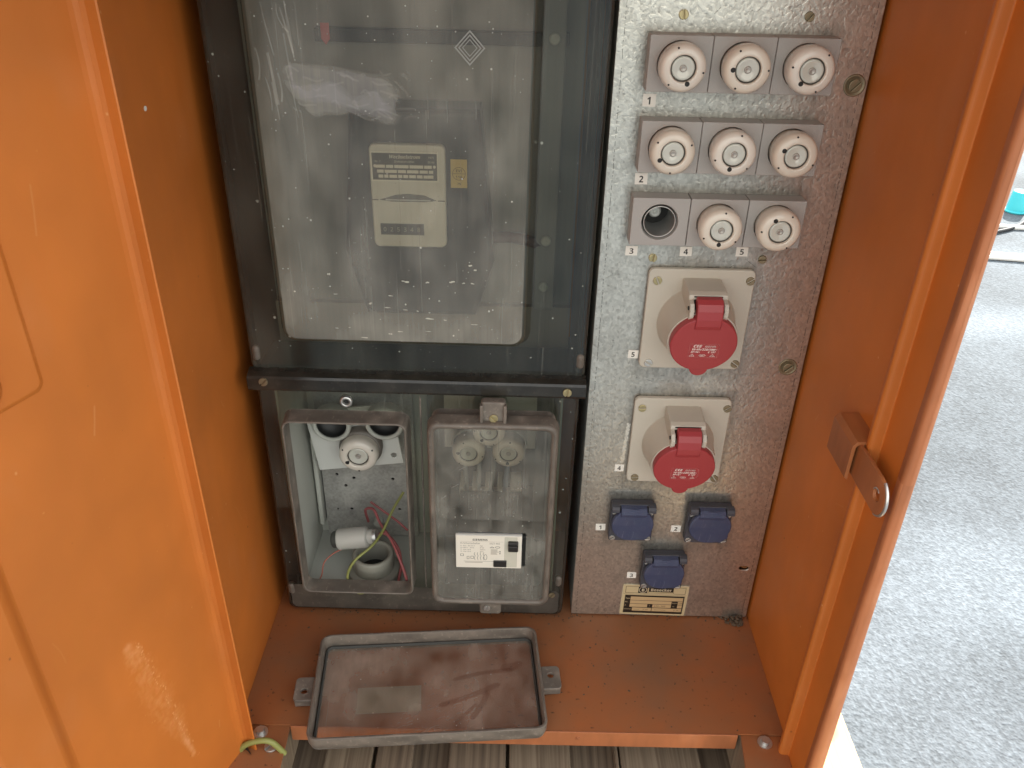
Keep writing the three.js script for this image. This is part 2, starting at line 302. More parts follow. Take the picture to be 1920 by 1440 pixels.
const asphaltMap = tex(2048, 2048, (u, v, i, j) => {
  const a = fbm(u * 290, v * 290, 290, 3), b = vnoise(u * 620 + 9, v * 620, 620), c = fbm(u * 6, v * 6, 6, 4);
  const h = Math.pow(a, 1.1) * 0.75 + 0.25 * b; asphaltH[j * 2048 + i] = h;
  const pb = vnoise(u * 300 + 40, v * 300, 300) > 0.94 ? 0.14 : 0, k = 0.9 + 0.5 * (c - 0.5) + 0.45 * (h - 0.5) + pb; return [cl(103 * k), cl(111 * k), cl(118 * k)];
}, true, 1 / 1.6, 1 / 1.6);
const asphaltBump = tex(2048, 2048, (u, v, i, j) => { const k = cl(255 * asphaltH[j * 2048 + i]); return [k, k, k]; }, false, 1 / 1.6, 1 / 1.6);

// ---------------------------------------------------------------- materials
const std = (c, rough, o = {}) => new THREE.MeshStandardMaterial({ color: new THREE.Color().setRGB(...c), roughness: rough, ...o });
const phy = (c, rough, o = {}) => new THREE.MeshPhysicalMaterial({ color: new THREE.Color().setRGB(...c), roughness: rough, ...o });
const W1 = [1, 1, 1];
const M = {
  paint: std(W1, 0.55, { map: paintMap, bumpMap: wavyBump, bumpScale: 0.0012 }),
  door: std(W1, 0.52, { map: doorMap, bumpMap: wavyBump, bumpScale: 0.0012 }),
  worn: std(W1, 0.5, { map: wornMap, bumpMap: wavyBump, bumpScale: 0.001 }),
  floorPaint: std(W1, 0.6, { map: floorMap }),
  zinc: std([0.95, 0.93, 0.9], 0.95, { map: zincMap, roughnessMap: zincRough, metalness: 0.88, bumpMap: zincBump, bumpScale: 0.00028 }),
  zincSmall: std([1, 0.99, 0.97], 0.5, { map: zincTile, metalness: 0.15 }),
  bakelite: std([0.40, 0.375, 0.35], 0.48, { bumpMap: grainBump, bumpScale: 0.0001 }),
  porcelain: phy([0.74, 0.675, 0.585], 0.3, { clearcoat: 0.6, clearcoatRoughness: 0.2 }),
  socketGrey: std([0.33, 0.31, 0.29], 0.4),
  lens: phy([0.60, 0.60, 0.53], 0.12, { clearcoat: 1, clearcoatRoughness: 0.06 }),
  lensRim: std([0.09, 0.08, 0.07], 0.5, { metalness: 0.3 }),
  indicator: std([0.42, 0.39, 0.35], 0.35, { metalness: 0.4 }),
  dark: std([0.012, 0.011, 0.01], 0.6),
  ivory: std([0.56, 0.515, 0.43], 0.42, { bumpMap: grainBump, bumpScale: 0.00008 }),
  red: std([0.36, 0.044, 0.05], 0.42, { bumpMap: grainBump, bumpScale: 0.00008 }),
  blue: std([0.95, 0.95, 0.95], 0.55, { map: blueMap, bumpMap: grainBump, bumpScale: 0.0001 }),
  blueDark: std([0.058, 0.058, 0.07], 0.6),
  brass: std([0.50, 0.42, 0.23], 0.35, { metalness: 0.85 }),
  oldBrass: std([0.30, 0.25, 0.16], 0.5, { metalness: 0.7 }),
  steel: std([0.6, 0.59, 0.56], 0.35, { metalness: 0.85 }),
  paper: std([0.78, 0.76, 0.71], 0.6),
  panelSheet: phy([0.79, 0.775, 0.75], 0.16, { ...panelDust, transmission: 1, thickness: 0, side: THREE.DoubleSide }),
  marginSheet: phy([0.52, 0.545, 0.515], 0.14, { ...marginDust, transmission: 1, thickness: 0, side: THREE.DoubleSide }),
  lidSheet: phy([0.73, 0.725, 0.71], 0.18, { ...lidDust, transmission: 1, thickness: 0, side: THREE.DoubleSide }),
  traySheet: phy([0.86, 0.76, 0.70], 0.25, { ...trayDust, transmission: 1, thickness: 0, side: THREE.DoubleSide }),
  rim: phy([0.72, 0.70, 0.68], 0.45, { map: grimeTile, transmission: 0.22, thickness: 0, side: THREE.DoubleSide }),
  rimDark: phy([0.17, 0.178, 0.172], 0.2, { map: grimeTile, transmission: 0.35, thickness: 0, side: THREE.DoubleSide }),
  boxGrey: std([0.47, 0.475, 0.425], 0.5, { side: THREE.DoubleSide }),
  boxDark: std([0.02, 0.02, 0.02], 0.5),
  board: std([0.255, 0.25, 0.24], 0.55),
  black: std([0.022, 0.021, 0.02], 0.4),
  meterFace: std([0.70, 0.69, 0.61], 0.4),
  glandGrey: std([0.27, 0.26, 0.215], 0.55, { map: null }),
  whiteBoard: std([0.62, 0.62, 0.58], 0.5),
  wireRed: std([0.36, 0.10, 0.10], 0.5), wireGreen: std([0.25, 0.26, 0.075], 0.5), wireGrey: std([0.35, 0.36, 0.36], 0.5), wireBlue: std([0.18, 0.24, 0.33], 0.5), wireBrown: std([0.1, 0.05, 0.035], 0.5),
  oldWood: std(W1, 0.85, { map: woodTex([92, 76, 60], [168, 150, 126], 1.3) }), oldWood2: std(W1, 0.85, { map: woodTex([80, 66, 54], [158, 138, 114], 4.1) }),
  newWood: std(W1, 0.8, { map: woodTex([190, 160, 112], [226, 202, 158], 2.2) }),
  asphalt: std(W1, 0.9, { map: asphaltMap, bumpMap: asphaltBump, bumpScale: 0.0022 }),
  whiteCable: std([0.75, 0.74, 0.7], 0.5), turquoise: std([0.05, 0.55, 0.62], 0.4), latch: std([0.86, 0.86, 0.72], 0.5, { map: wornMap }),
  dirt: std([0.10, 0.07, 0.045], 0.95),
};
const print = (w, h, draw, rough = 0.5, o = {}) => new THREE.MeshStandardMaterial({ map: canvasTex(w, h, draw), roughness: rough, ...o });
const face = (w, h) => new THREE.PlaneGeometry(w, h);

// ---------------------------------------------------------------- the setting
{
  const g = new THREE.PlaneGeometry(120000, 120000).rotateX(-Math.PI / 2);
  part('asphalt_ground', T(g, 0, -214, 0), M.asphalt).userData.kind = 'structure';
}
{ // pallet: every board a part
  const p = thing('wooden_pallet', 'weathered wooden pallet carrying the orange cabinet', 'pallet', [0, -70, 0]);
  const boards = [[-202, -148, M.oldWood], [-143.5, -102, M.oldWood2], [-60, 5.5, M.oldWood2], [9.5, 80, M.oldWood], [132, 136, M.oldWood2], [138, 230, M.oldWood]];
  for (const [a, b, m] of boards) part('board', T(rbox(-(b - a) / 2, (b - a) / 2, -22, 0, -480, 480, 2), 0, 0, 0), m, p).position.set((a + b) / 2000, 0, 0);
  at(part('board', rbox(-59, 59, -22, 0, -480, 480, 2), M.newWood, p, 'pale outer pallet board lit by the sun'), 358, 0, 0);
  at(part('board', rbox(-50, 50, -22, 0, -480, 480, 2), M.oldWood2, p), -360, 0, 0);
  for (const z of [-420, 120, 420]) part('cross_board', rbox(-415, 417, -44, -22.4, z - 50, z + 50, 2), M.oldWood2, p);
  for (const x of [-340, 0, 340]) for (const z of [-420, 120, 420]) part('block', rbox(x - 50, x + 50, -122, -44.4, z - 48, z + 48, 2), M.oldWood, p);
  for (const x of [-340, 0, 340]) part('runner', rbox(x - 50, x + 50, -143.5, -122.4, -480, 480, 2), M.oldWood2, p);
}
for (const [x0, x1, l] of [[-304, -236, 'brown wooden bearer under the left front corner of the cabinet'], [263, 312, 'brown wooden bearer under the right front corner of the cabinet']])
  tag(at(part('wooden_bearer', rbox(0, x1 - x0, 0, 62, -380, 40, 2), M.oldWood), x0, -69.5, 200), l, 'timber', 'bearers under the cabinet');

// ---------------------------------------------------------------- cabinet
const cab = thing('distribution_cabinet', 'orange sheet steel power distribution cabinet with its door swung open', 'cabinet');
{
  part('left_wall', box(-290, -287, -24, 900, -163, 192), M.paint, cab);
  part('right_wall', box(310, 313, -24, 900, -163, 190), M.paint, cab);
  part('back_wall', box(-286.9, 309.9, -24, 900, -163, -160), M.paint, cab);
  part('roof', rbox(-300, 340, 900.2, 925, -175, 440, 4), M.paint, cab);
  const lip = (x0, x1) => ext(rrPts(x0, -22, x1, -0.2, 0.6, 2), [], 168.5, 170.5, 0.5);
  part('floor_panel', [box(-286.8, 309.8, -2, 0, -160, 169.5), lip(-231, 259)], M.floorPaint, cab);
  const fl = part('floor_lip', ext(rrPts(-231, -22.5, 259, 0.4, 1, 2), [], 170.6, 172.2, 0.6), M.worn, cab);
  at(part('rivet', lathe([[2.6, 0], [2.5, 0.6], [1.6, 1.1], [0, 1.3]], 16), M.worn, cab), 84, -9, 172.2);
  // corner plates with bolts
  for (const [s, pts, bx] of [[1, [[263, 167], [309, 167], [309, 262], [254, 262]], 287], [-1, [[-232, 167], [-230, 262], [-286, 262], [-286, 167]], -262]]) {
    const g = ext(pts.map(([x, z]) => [x, -z]), [], -6, -3, 0.5).rotateX(-Math.PI / 2);
    part('corner_plate', g, M.floorPaint, cab);
    at(part('bolt', [new THREE.CylinderGeometry(5, 5, 5, 6).translate(0, 3, 0), new THREE.CylinderGeometry(8, 8, 1.2, 20).translate(0, 0.4, 0)], M.steel, cab), bx, -2.6, 178);
  }
  at(part('screw', [screwGeo(7, 2.4)], M.steel, cab), -246, -2.5, 196, -Math.PI / 2, 0, 0.9);
  // right jamb: inner lip, gutter, outer flange; one sheet bent round rounded corners
  const bend = (pts, r, y0, y1, th) => { // pts in (x, z); returns extruded sheet along y
    const path = [];
    pts.forEach((p, i) => {
      if (i === 0 || i === pts.length - 1) { path.push(p); return; }
      const a = pts[i - 1], b = pts[i + 1], la = Math.hypot(a[0] - p[0], a[1] - p[1]), lb = Math.hypot(b[0] - p[0], b[1] - p[1]), q = Math.min(r, la * 0.45, lb * 0.45);
      const s = [p[0] + (a[0] - p[0]) / la * q, p[1] + (a[1] - p[1]) / la * q], e = [p[0] + (b[0] - p[0]) / lb * q, p[1] + (b[1] - p[1]) / lb * q];
      for (let k = 0; k <= 6; k++) { const t = k / 6; path.push([s[0] * (1 - t) ** 2 + 2 * p[0] * t * (1 - t) + e[0] * t * t, s[1] * (1 - t) ** 2 + 2 * p[1] * t * (1 - t) + e[1] * t * t]); }
    });
    const nrm = path.map((p, i) => { const a = path[Math.max(0, i - 1)], b = path[Math.min(path.length - 1, i + 1)], l = Math.hypot(b[0] - a[0], b[1] - a[1]); return [-(b[1] - a[1]) / l * th, (b[0] - a[0]) / l * th]; });
    const out = [...path, ...path.map((p, i) => [p[0] + nrm[i][0], p[1] + nrm[i][1]]).reverse()];
    const g = new THREE.ExtrudeGeometry(shapeOf(out.map(([x, z]) => [x, -z])), { depth: y1 - y0, bevelEnabled: false }); // rotated below so that depth runs up
    return g.rotateX(-Math.PI / 2).translate(0, y0, 0);
  };
  part('right_jamb', bend([[302.5, 182], [300.2, 190], [310.8, 190.8], [310.2, 231]], 3.2, -30, 900, 1.6), M.paint, cab);
  const flange = bend([[309.5, 231.2], [307.4, 241], [313, 243], [320.5, 240], [322.5, 226]], 5, -30, 900, 1.6), fp = flange.attributes.position;
  for (let i = 0; i < fp.count; i++) if (fp.getX(i) > 311) fp.setX(i, fp.getX(i) - 0.0085 * fp.getY(i) * Math.min(1, (fp.getX(i) - 311) / 6)); // the rolled edge tapers upwards
  part('outer_flange', flange, M.worn, cab, 'chalky weathered outer edge of the right jamb');
  // left jamb behind the hinge
  at(part('paint_fleck', disc(1.7, 0, 0.3, 10).rotateY(Math.PI / 2).scale(1, 1.2, 1.5), M.paper, cab), -286.9, 639, 99);
  part('left_jamb', bend([[-272, 176], [-276, 190], [-290, 190.5], [-291, 180]], 3, -30, 900, -1.6), M.paint, cab);
  // latch catch: bent channel on the right wall and a steel hook plate through it
  const ch = new THREE.Shape(V2([[310, 399], [293, 399], [289.5, 395], [289.5, 363], [292, 360.5], [292, 394], [294, 396.5], [310, 396.5]]));
  const c1 = new THREE.ExtrudeGeometry(ch, { depth: 46, bevelEnabled: true, bevelSize: 0.4, bevelThickness: 0.4, bevelSegments: 2 }).translate(0, 0, 138);
  part('latch_channel', c1, M.latch, cab, 'bent orange channel that holds the catch plate');
  const hp = []; for (let i = 0; i <= 16; i++) { const a = -Math.PI / 2 + Math.PI * i / 16; hp.push([230 + 17 * Math.cos(a), 381 + 17 * Math.sin(a)]); }
  const plate = ext([[142, 366], [200, 364], ...hp, [200, 398], [142, 394]], [circlePts(231, 381, 5.5, 20)], 0, 3, 0.7).rotateY(-Math.PI / 2).translate(298, 0, 0);
  const hook = part('catch_plate', plate, M.latch, cab, 'orange catch plate with a worn shiny rounded end');
  const e1 = []; for (let i = 0; i <= 18; i++) { const a = -1.35 + 2.5 * i / 18; e1.push([296.6, 381 + 17.1 * Math.sin(a), 230 + 17.1 * Math.cos(a)]); }
  part('worn_edge', tube(e1, 1.5, 30, 8), M.steel, hook);
  const e2 = []; for (let i = 0; i <= 10; i++) { const a = -2.3 + 1.9 * i / 10 + Math.PI; e2.push([295, 381 + 5.6 * Math.sin(a), 231 + 5.6 * Math.cos(a)]); }
  part('worn_edge', tube(e2, 0.8, 20, 6), M.steel, hook);
}
{ // the door, hinged at its own origin; u runs along it, w is its inner face
  const d = new THREE.Group(); d.name = 'door'; cab.add(d); d.userData.label = 'open orange steel door, inner side with pressed stiffeners';
  d.position.set(-0.274, 0, 0.195);
  const m = new THREE.Matrix4().makeBasis(new THREE.Vector3(-0.371, 0, 0.928), new THREE.Vector3(0, 1, 0), new THREE.Vector3(-0.928, 0, -0.371));
  d.quaternion.setFromRotationMatrix(m); // local z points to the outside, so the inner face looks along -z
  part('door_sheet', box(0, 560, -30, 897, 0, 2), M.door, d);
  // return flange along the hinge with rounded root
  const fl = [[0, 2], [-2, 2], [-2.2, -13], [-1.4, -14.2], [-0.4, -13.4], [-0.2, -5], [1.2, -1.6], [5, -0.4], [9, 0.02]];
  part('hinge_flange', new THREE.ExtrudeGeometry(shapeOf(fl.map(([u, w]) => [u, -w])), { depth: 927, bevelEnabled: false }).rotateX(-Math.PI / 2).translate(0, -30, 0), M.door, d);
  part('bottom_flange', box(0, 560, -32, -30.1, -14, 2), M.door, d);
  const emboss = (x0, y0, x1, y1, h, b) => [loft([ring(x0, y0, x1, y1, b + 3, 0.1), ring(x0 + b * 0.3, y0 + b * 0.3, x1 - b * 0.3, y1 - b * 0.3, b + 2, -h * 0.12), ring(x0 + b * 0.7, y0 + b * 0.7, x1 - b * 0.7, y1 - b * 0.7, b + 1, -h * 0.88), ring(x0 + b, y0 + b, x1 - b, y1 - b, b, -h)]), sheet(rrPts(x0 + b, y0 + b, x1 - b, y1 - b, b), [], -h)];
  const embMat = M.door.clone(); embMat.side = THREE.DoubleSide;
  part('lock_plate', emboss(97, 497, 420, 850, 2.2, 5), embMat, d, 'flat raised plate on the inside of the door');
  part('lock_stiffener', emboss(122, 497, 400, 845, 10, 14), embMat, d, 'pressed raised stiffener on the inside of the door');
  part('stiffener', emboss(165, -20, 230, 440, 7, 14), embMat, d, 'upright pressed rib low on the door');
  at(part('earth_hole', [lathe([[0, -1], [7, -0.8], [8.4, -0.1]], 24)], M.dark, d), 4.5, -2, 0.1 - 5, 0, Math.PI / 2 - 0.3, 0);
}
tag(part('earth_wire', tube([[-292, -40, 205], [-287, -26, 202], [-281, -8, 200], [-271, 6, 200], [-259, 12.4, 200], [-248, 14, 200], [-242, 11, 200], [-236, 2, 200], [-231, -7, 200]], 3.2, 60, 12), M.wireGreen), 'yellow and green earth wire bent out of a hole at the foot of the door', 'wire');

// ---------------------------------------------------------------- galvanised panel
const panel = thing('galvanised_panel', 'galvanised steel panel carrying fuse holders and sockets', 'panel');
{
  const slot = rrPts(285.5, 82, 296.5, 88, 2.6, 5), outline = rrPts(84.7, 2, 306.9, 880, 2, 4);
  part('plate', ext(outline, [slot, circlePts(136.3, 528, 15.6, 40)], -2, 0, 0.9, 3), M.zinc, panel);
  part('side_fold', box(84.8, 86.6, 2.6, 879, -110, -1.6), M.zincSmall, panel);
  part('side_fold', box(305, 306.8, 2.6, 879, -110, -1.6), M.zincSmall, panel);
  part('bottom_fold', box(86.8, 304.8, 2.2, 4, -110, -2.1), M.zincSmall, panel);
  at(part('slot_screw', screwGeo(4.5, 1.6), std([0.35, 0.14, 0.05], 0.5, { metalness: 0.4 }), panel), 293, 84.8, -6);
  const sg = screwGeo(4.1, 2.2), wg = lathe([[9.6, 0.1], [9.4, 1.0], [8.6, 1.3], [7.4, 0.9], [6.6, 0.4], [5.5, 0.25], [0, 0.2]], 32), bg = screwGeo(5.6, 2.8);
  for (const [x, y, a, m] of [[139.5, 703.6, 1.7, M.brass], [245, 704.2, 0.9, M.oldBrass], [136.9, 485.7, 1.45, M.brass], [243.3, 486.6, 0.1, M.oldBrass]]) at(part('screw', sg, m, panel), x, y, 0, 0, 0, a);
  for (const [x, y, a] of [[295.4, 650, 0.8], [290.9, 367.3, 0.75]]) { at(part('washer', wg, M.oldBrass, panel), x, y, 0); at(part('large_screw', bg, M.oldBrass, panel), x, y, 0.4, 0, 0, a); }
  const num = (n) => print(96, 80, (g, w, h) => { g.fillStyle = '#ebe6dc'; g.fillRect(0, 0, w, h); g.fillStyle = '#1c1a18'; g.font = 'bold 66px sans-serif'; g.textAlign = 'center'; g.textBaseline = 'middle'; g.fillText(n, w / 2, h / 2 + 3); }, 0.55);
  const nm = {}; 
  for (const [n, x, y, w, h, what] of [[1, 118, 633.5, 11.6, 11, 'first fuse row'], [2, 117.8, 563.2, 11.6, 10.6, 'second fuse row'], [3, 115.5, 492.4, 11.6, 9.6, 'open fuse holder'], [4, 168.2, 493, 11.6, 9.6, 'third row'], [5, 222.4, 494, 11.6, 9.6, 'third row'], [5, 127.9, 378.5, 10.4, 9.4, 'upper red socket'], [4, 126.2, 232.4, 10.2, 9.6, 'lower red socket'], [1, 111.6, 145.4, 11.4, 9.6, 'blue socket'], [2, 200.6, 145.4, 11.4, 9.6, 'blue socket'], [3, 155.3, 70.2, 11.2, 9.4, 'lowest blue socket']]) {
    nm[n] = nm[n] || num(String(n));
    const gp = new THREE.BoxGeometry(w, h, 0.3);
    at(part('number_label', [gp], nm[n], panel, `white sticker with the number ${n} beside the ${what}`, true), x, y, 0.2, 0, 0, rr_(-0.03, 0.03));
  }
  // maker's plate
  const np = print(840, 520, (g, w, h) => {
    g.fillStyle = '#cdbb93'; g.fillRect(0, 0, w, h); g.strokeStyle = '#3a3026'; g.fillStyle = '#2c241d';
    g.lineWidth = 5; g.strokeRect(34, 26, w - 68, 110); g.lineWidth = 3; g.beginPath(); g.moveTo(10, 160); g.lineTo(w - 10, 160); g.stroke();
    g.fillRect(196, 26, 118, 110); g.fillRect(330, 34, 320, 74); g.clearRect; g.fillStyle = '#cdbb93'; g.fillRect(326, 112, 336, 28); g.strokeRect(330, 112, 326, 22);
    g.strokeStyle = '#e0d3b4'; g.lineWidth = 7; g.beginPath(); g.ellipse(255, 81, 48, 48, 0, 0, 7); g.stroke(); g.fillStyle = '#e0d3b4'; g.font = 'bold 64px sans-serif'; g.textAlign = 'center'; g.textBaseline = 'middle'; g.fillText('B', 256, 84);
    g.font = 'bold 62px sans-serif'; g.fillText('Bosecker', 490, 74, 300);
    g.fillStyle = '#2c241d'; g.fillRect(36, 176, w - 66, 320); g.fillStyle = '#c9ad82';
    g.fillRect(112, 204, 682, 62); g.fillRect(112, 272, 540, 56); g.fillRect(112, 334, 230, 56); g.fillRect(410, 334, 242, 56); g.fillRect(734, 272, 60, 56); g.fillRect(734, 334, 60, 56); g.fillRect(150, 400, 250, 58); g.fillRect(408, 400, 386, 58);
    g.fillStyle = '#d8c49c'; g.textAlign = 'left'; g.font = '30px sans-serif'; g.fillText('Type', 46, 236); g.fillText('Nr.', 46, 300); g.fillText('A', 46, 362); g.font = '24px sans-serif'; g.fillText('Schutzart', 42, 430); g.fillText('Baujahr', 656, 300, 74); g.fillText('Hz', 670, 362); g.fillText('V', 364, 362);
    g.fillStyle = '#4a3a2a'; g.font = '36px monospace'; g.fillText('220-380', 430, 364); g.fillText('108', 740, 302, 54); g.font = '30px sans-serif'; g.fillText('IP 43', 290, 430); g.fillText('IP 54', 690, 430); g.font = '20px sans-serif'; g.fillText('Schrank', 170, 432); g.fillText('Steckvorrichtung', 440, 432);
  }, 0.4, { metalness: 0.15 });
  at(part('maker_plate', [ext(rrPts(-41.4, -25.4, 41.4, 25.4, 2, 4), [], 0, 0.8, 0.3)], std([0.6, 0.52, 0.36], 0.4, { metalness: 0.2 }), panel, 'beige maker plate with brown print'), 187.3, 29.2, 0.1, 0, 0, -0.02);
  const npf = part('maker_plate_print', [face(81, 49.4)], np, panel.children[panel.children.length - 1], null, true); npf.position.z = 0.00095;
}
// ---------------------------------------------------------------- fuse holders
const capProfile = [[12, -8], [18.0, -8], [18.1, 1], [18.7, 4], [19.4, 7.5], [19.6, 10], [19.6, 15.5], [19.0, 18.6], [17.2, 20.6], [15, 21.6], [12.6, 22], [11.6, 21.9], [10.9, 21.4], [10.6, 20.4], [10.6, 18.2]];
const holesGeo = () => {
  const gs = [];
  for (const a of [0, 120, 240]) gs.push(T(disc(0.85, 20.2, 21.15, 10), -16.9 * Math.cos(a * Math.PI / 180), -16.9 * Math.sin(a * Math.PI / 180), 0));
  return gs;
};
const HOLES = [...holesGeo(), T(disc(2.05, 20.6, 22.05, 16), 12.6, 0, 0)];
function screwCap(parent, z, s = 1) {
  const c = part('screw_cap', lathe(capProfile, 56), M.porcelain, parent); c.position.z = z / 1000; c.scale.setScalar(s);
  part('viewing_glass', lathe([[9.6, 18.4], [9.2, 19.6], [8, 19.9], [4, 19.2], [2.7, 18.9], [2.6, 19.3], [0, 19.4]], 40), M.lens, c);
  part('glass_seat', lathe([[10.7, 19.6], [10.0, 18.9], [9.4, 18.3], [0, 18.2]], 40), M.lensRim, c);
  part('indicator', lathe([[2.9, 19.3], [2.7, 20.2], [1.9, 20.4], [1.5, 19.9], [0, 19.8]], 20), M.indicator, c);
  for (const g of HOLES) part('test_hole', g, M.dark, c);
  return c;
}
const holdGroup = 'screw fuse holders on the galvanised panel';
function fuseBase(parent, open) {
  const w = 26.4, h = 22.9, hole = circlePts(0, 0, open ? 17 : 18.9, 48);
  part('holder_base', ext(rrPts(-w, -h, w, h, 1, 3), [hole], 0, 18, 0.7, 2), M.bakelite, parent);
  part('holder_well', lathe(open ? [[17.1, 17.6], [16.4, 14.5], [15.2, 13], [15, 2]] : [[19.0, 17.6], [18.9, 15], [18.7, 2], [0, 1.8]], 48), open ? M.socketGrey : M.bakelite, parent);
}
const fh = thing('fuse_holder', 'fuse holder with a white porcelain cap, left of the top row', 'fuse holder', [137.5, 667, 0.1], holdGroup);
fuseBase(fh); screwCap(fh, 17.5);
const rad = (a) => a * Math.PI / 180;
const rows = [[190.7, 667, 180, 'fuse holder with a white porcelain cap, middle of the top row'], [243.9, 667, -130, 'fuse holder with a white porcelain cap, right of the top row'],
  [137.5, 597, -153, 'fuse holder with a white porcelain cap, left of the second row'], [190.7, 597, -103, 'fuse holder with a white porcelain cap, middle of the second row'], [243.9, 597, 156, 'fuse holder with a white porcelain cap, right of the second row'],
  [189.7, 528, -95, 'fuse holder with a white porcelain cap, between the open holder and the last one'], [243.1, 528, 120, 'fuse holder with a white porcelain cap, right end of the third row']];
const glaze = [[0.76, 0.70, 0.615], [0.72, 0.645, 0.54], [0.75, 0.68, 0.575]].map((c) => { const m = M.porcelain.clone(); m.color.setRGB(...c); return m; });
const capOf = (o) => o.children.find((c) => c.name === 'screw_cap');
for (const [x, y, a, l] of rows) { const c = copyOf(fh, l, [x, y, 0.1]); capOf(c).rotation.z = rad(a); capOf(c).material = glaze[Math.floor(rnd() * 3)]; capOf(c).position.z += rr_(-0.6, 0.9) / 1000; }
capOf(fh).rotation.z = rad(-70);
{
  const o = thing('fuse_holder', 'open fuse holder without a cap, its dark threaded socket showing', 'fuse holder', [136.3, 528, 0.1], holdGroup);
  fuseBase(o, true);
  part('contact_sleeve', lathe([[15, 16], [14.4, 15.4], [14.6, 14], [13.9, 12.5], [14.4, 11], [13.7, 9], [14.2, 7], [13.6, 5], [14.2, 3], [13.6, 1], [13.6, -20]], 40), std([0.42, 0.42, 0.4], 0.35, { metalness: 0.5, side: THREE.DoubleSide }), o);
  part('socket_foot', lathe([[13.7, -19], [0, -19.2]], 32), M.dark, o);
  part('rim_ring', lathe([[15.2, 15.6], [15, 16.6], [14.2, 16.7], [13.9, 15.6]], 40), M.steel, o);
  at(part('foot_contact', lathe([[6.4, 0], [6, 9], [4.4, 11], [2, 11.4], [1.8, 9.6], [0, 9.6]], 24), M.whiteBoard, o), -1, 1.5, -18);
}
// ---------------------------------------------------------------- red sockets
const ceePrint = print(512, 320, (g, w, h) => {
  g.clearRect(0, 0, w, h); g.strokeStyle = 'rgba(245,225,220,0.28)'; g.lineWidth = 4; g.strokeRect(6, 6, w - 12, h - 12);
  g.fillStyle = '#f3e2da'; g.textBaseline = 'middle'; g.textAlign = 'left'; g.font = 'italic bold 82px sans-serif'; g.fillText('CEE', 60, 56, 190); g.globalAlpha = 0.55; g.fillText('norm', 256, 56, 190); g.globalAlpha = 1;
  g.font = 'italic bold 64px sans-serif'; g.fillText('16-6h/220/380~', 40, 130, 440); g.font = 'italic bold 56px sans-serif'; g.fillText('3P+N+\u23DA', 36, 190, 180); g.fillText('E 157', 330, 190, 130);
  g.strokeStyle = '#efd8d0'; g.lineWidth = 6; for (const x of [70, 420]) { g.beginPath(); g.moveTo(x, 240); g.lineTo(x + 42, 292); g.lineTo(x - 42, 292); g.closePath(); g.stroke(); } g.beginPath(); g.ellipse(245, 268, 54, 25, 0, 0, 7); g.stroke(); g.font = 'bold 30px sans-serif'; g.textAlign = 'center'; g.fillText('VDE', 245, 270); g.fillText('S', 70, 278); g.fillText('1', 420, 278);
}, 0.5, { transparent: true });
const cee = thing('red_socket', 'upper red flap socket on an ivory flange, beside number 5', 'socket', [186.3, 421.5, 0.1], 'red three phase sockets');
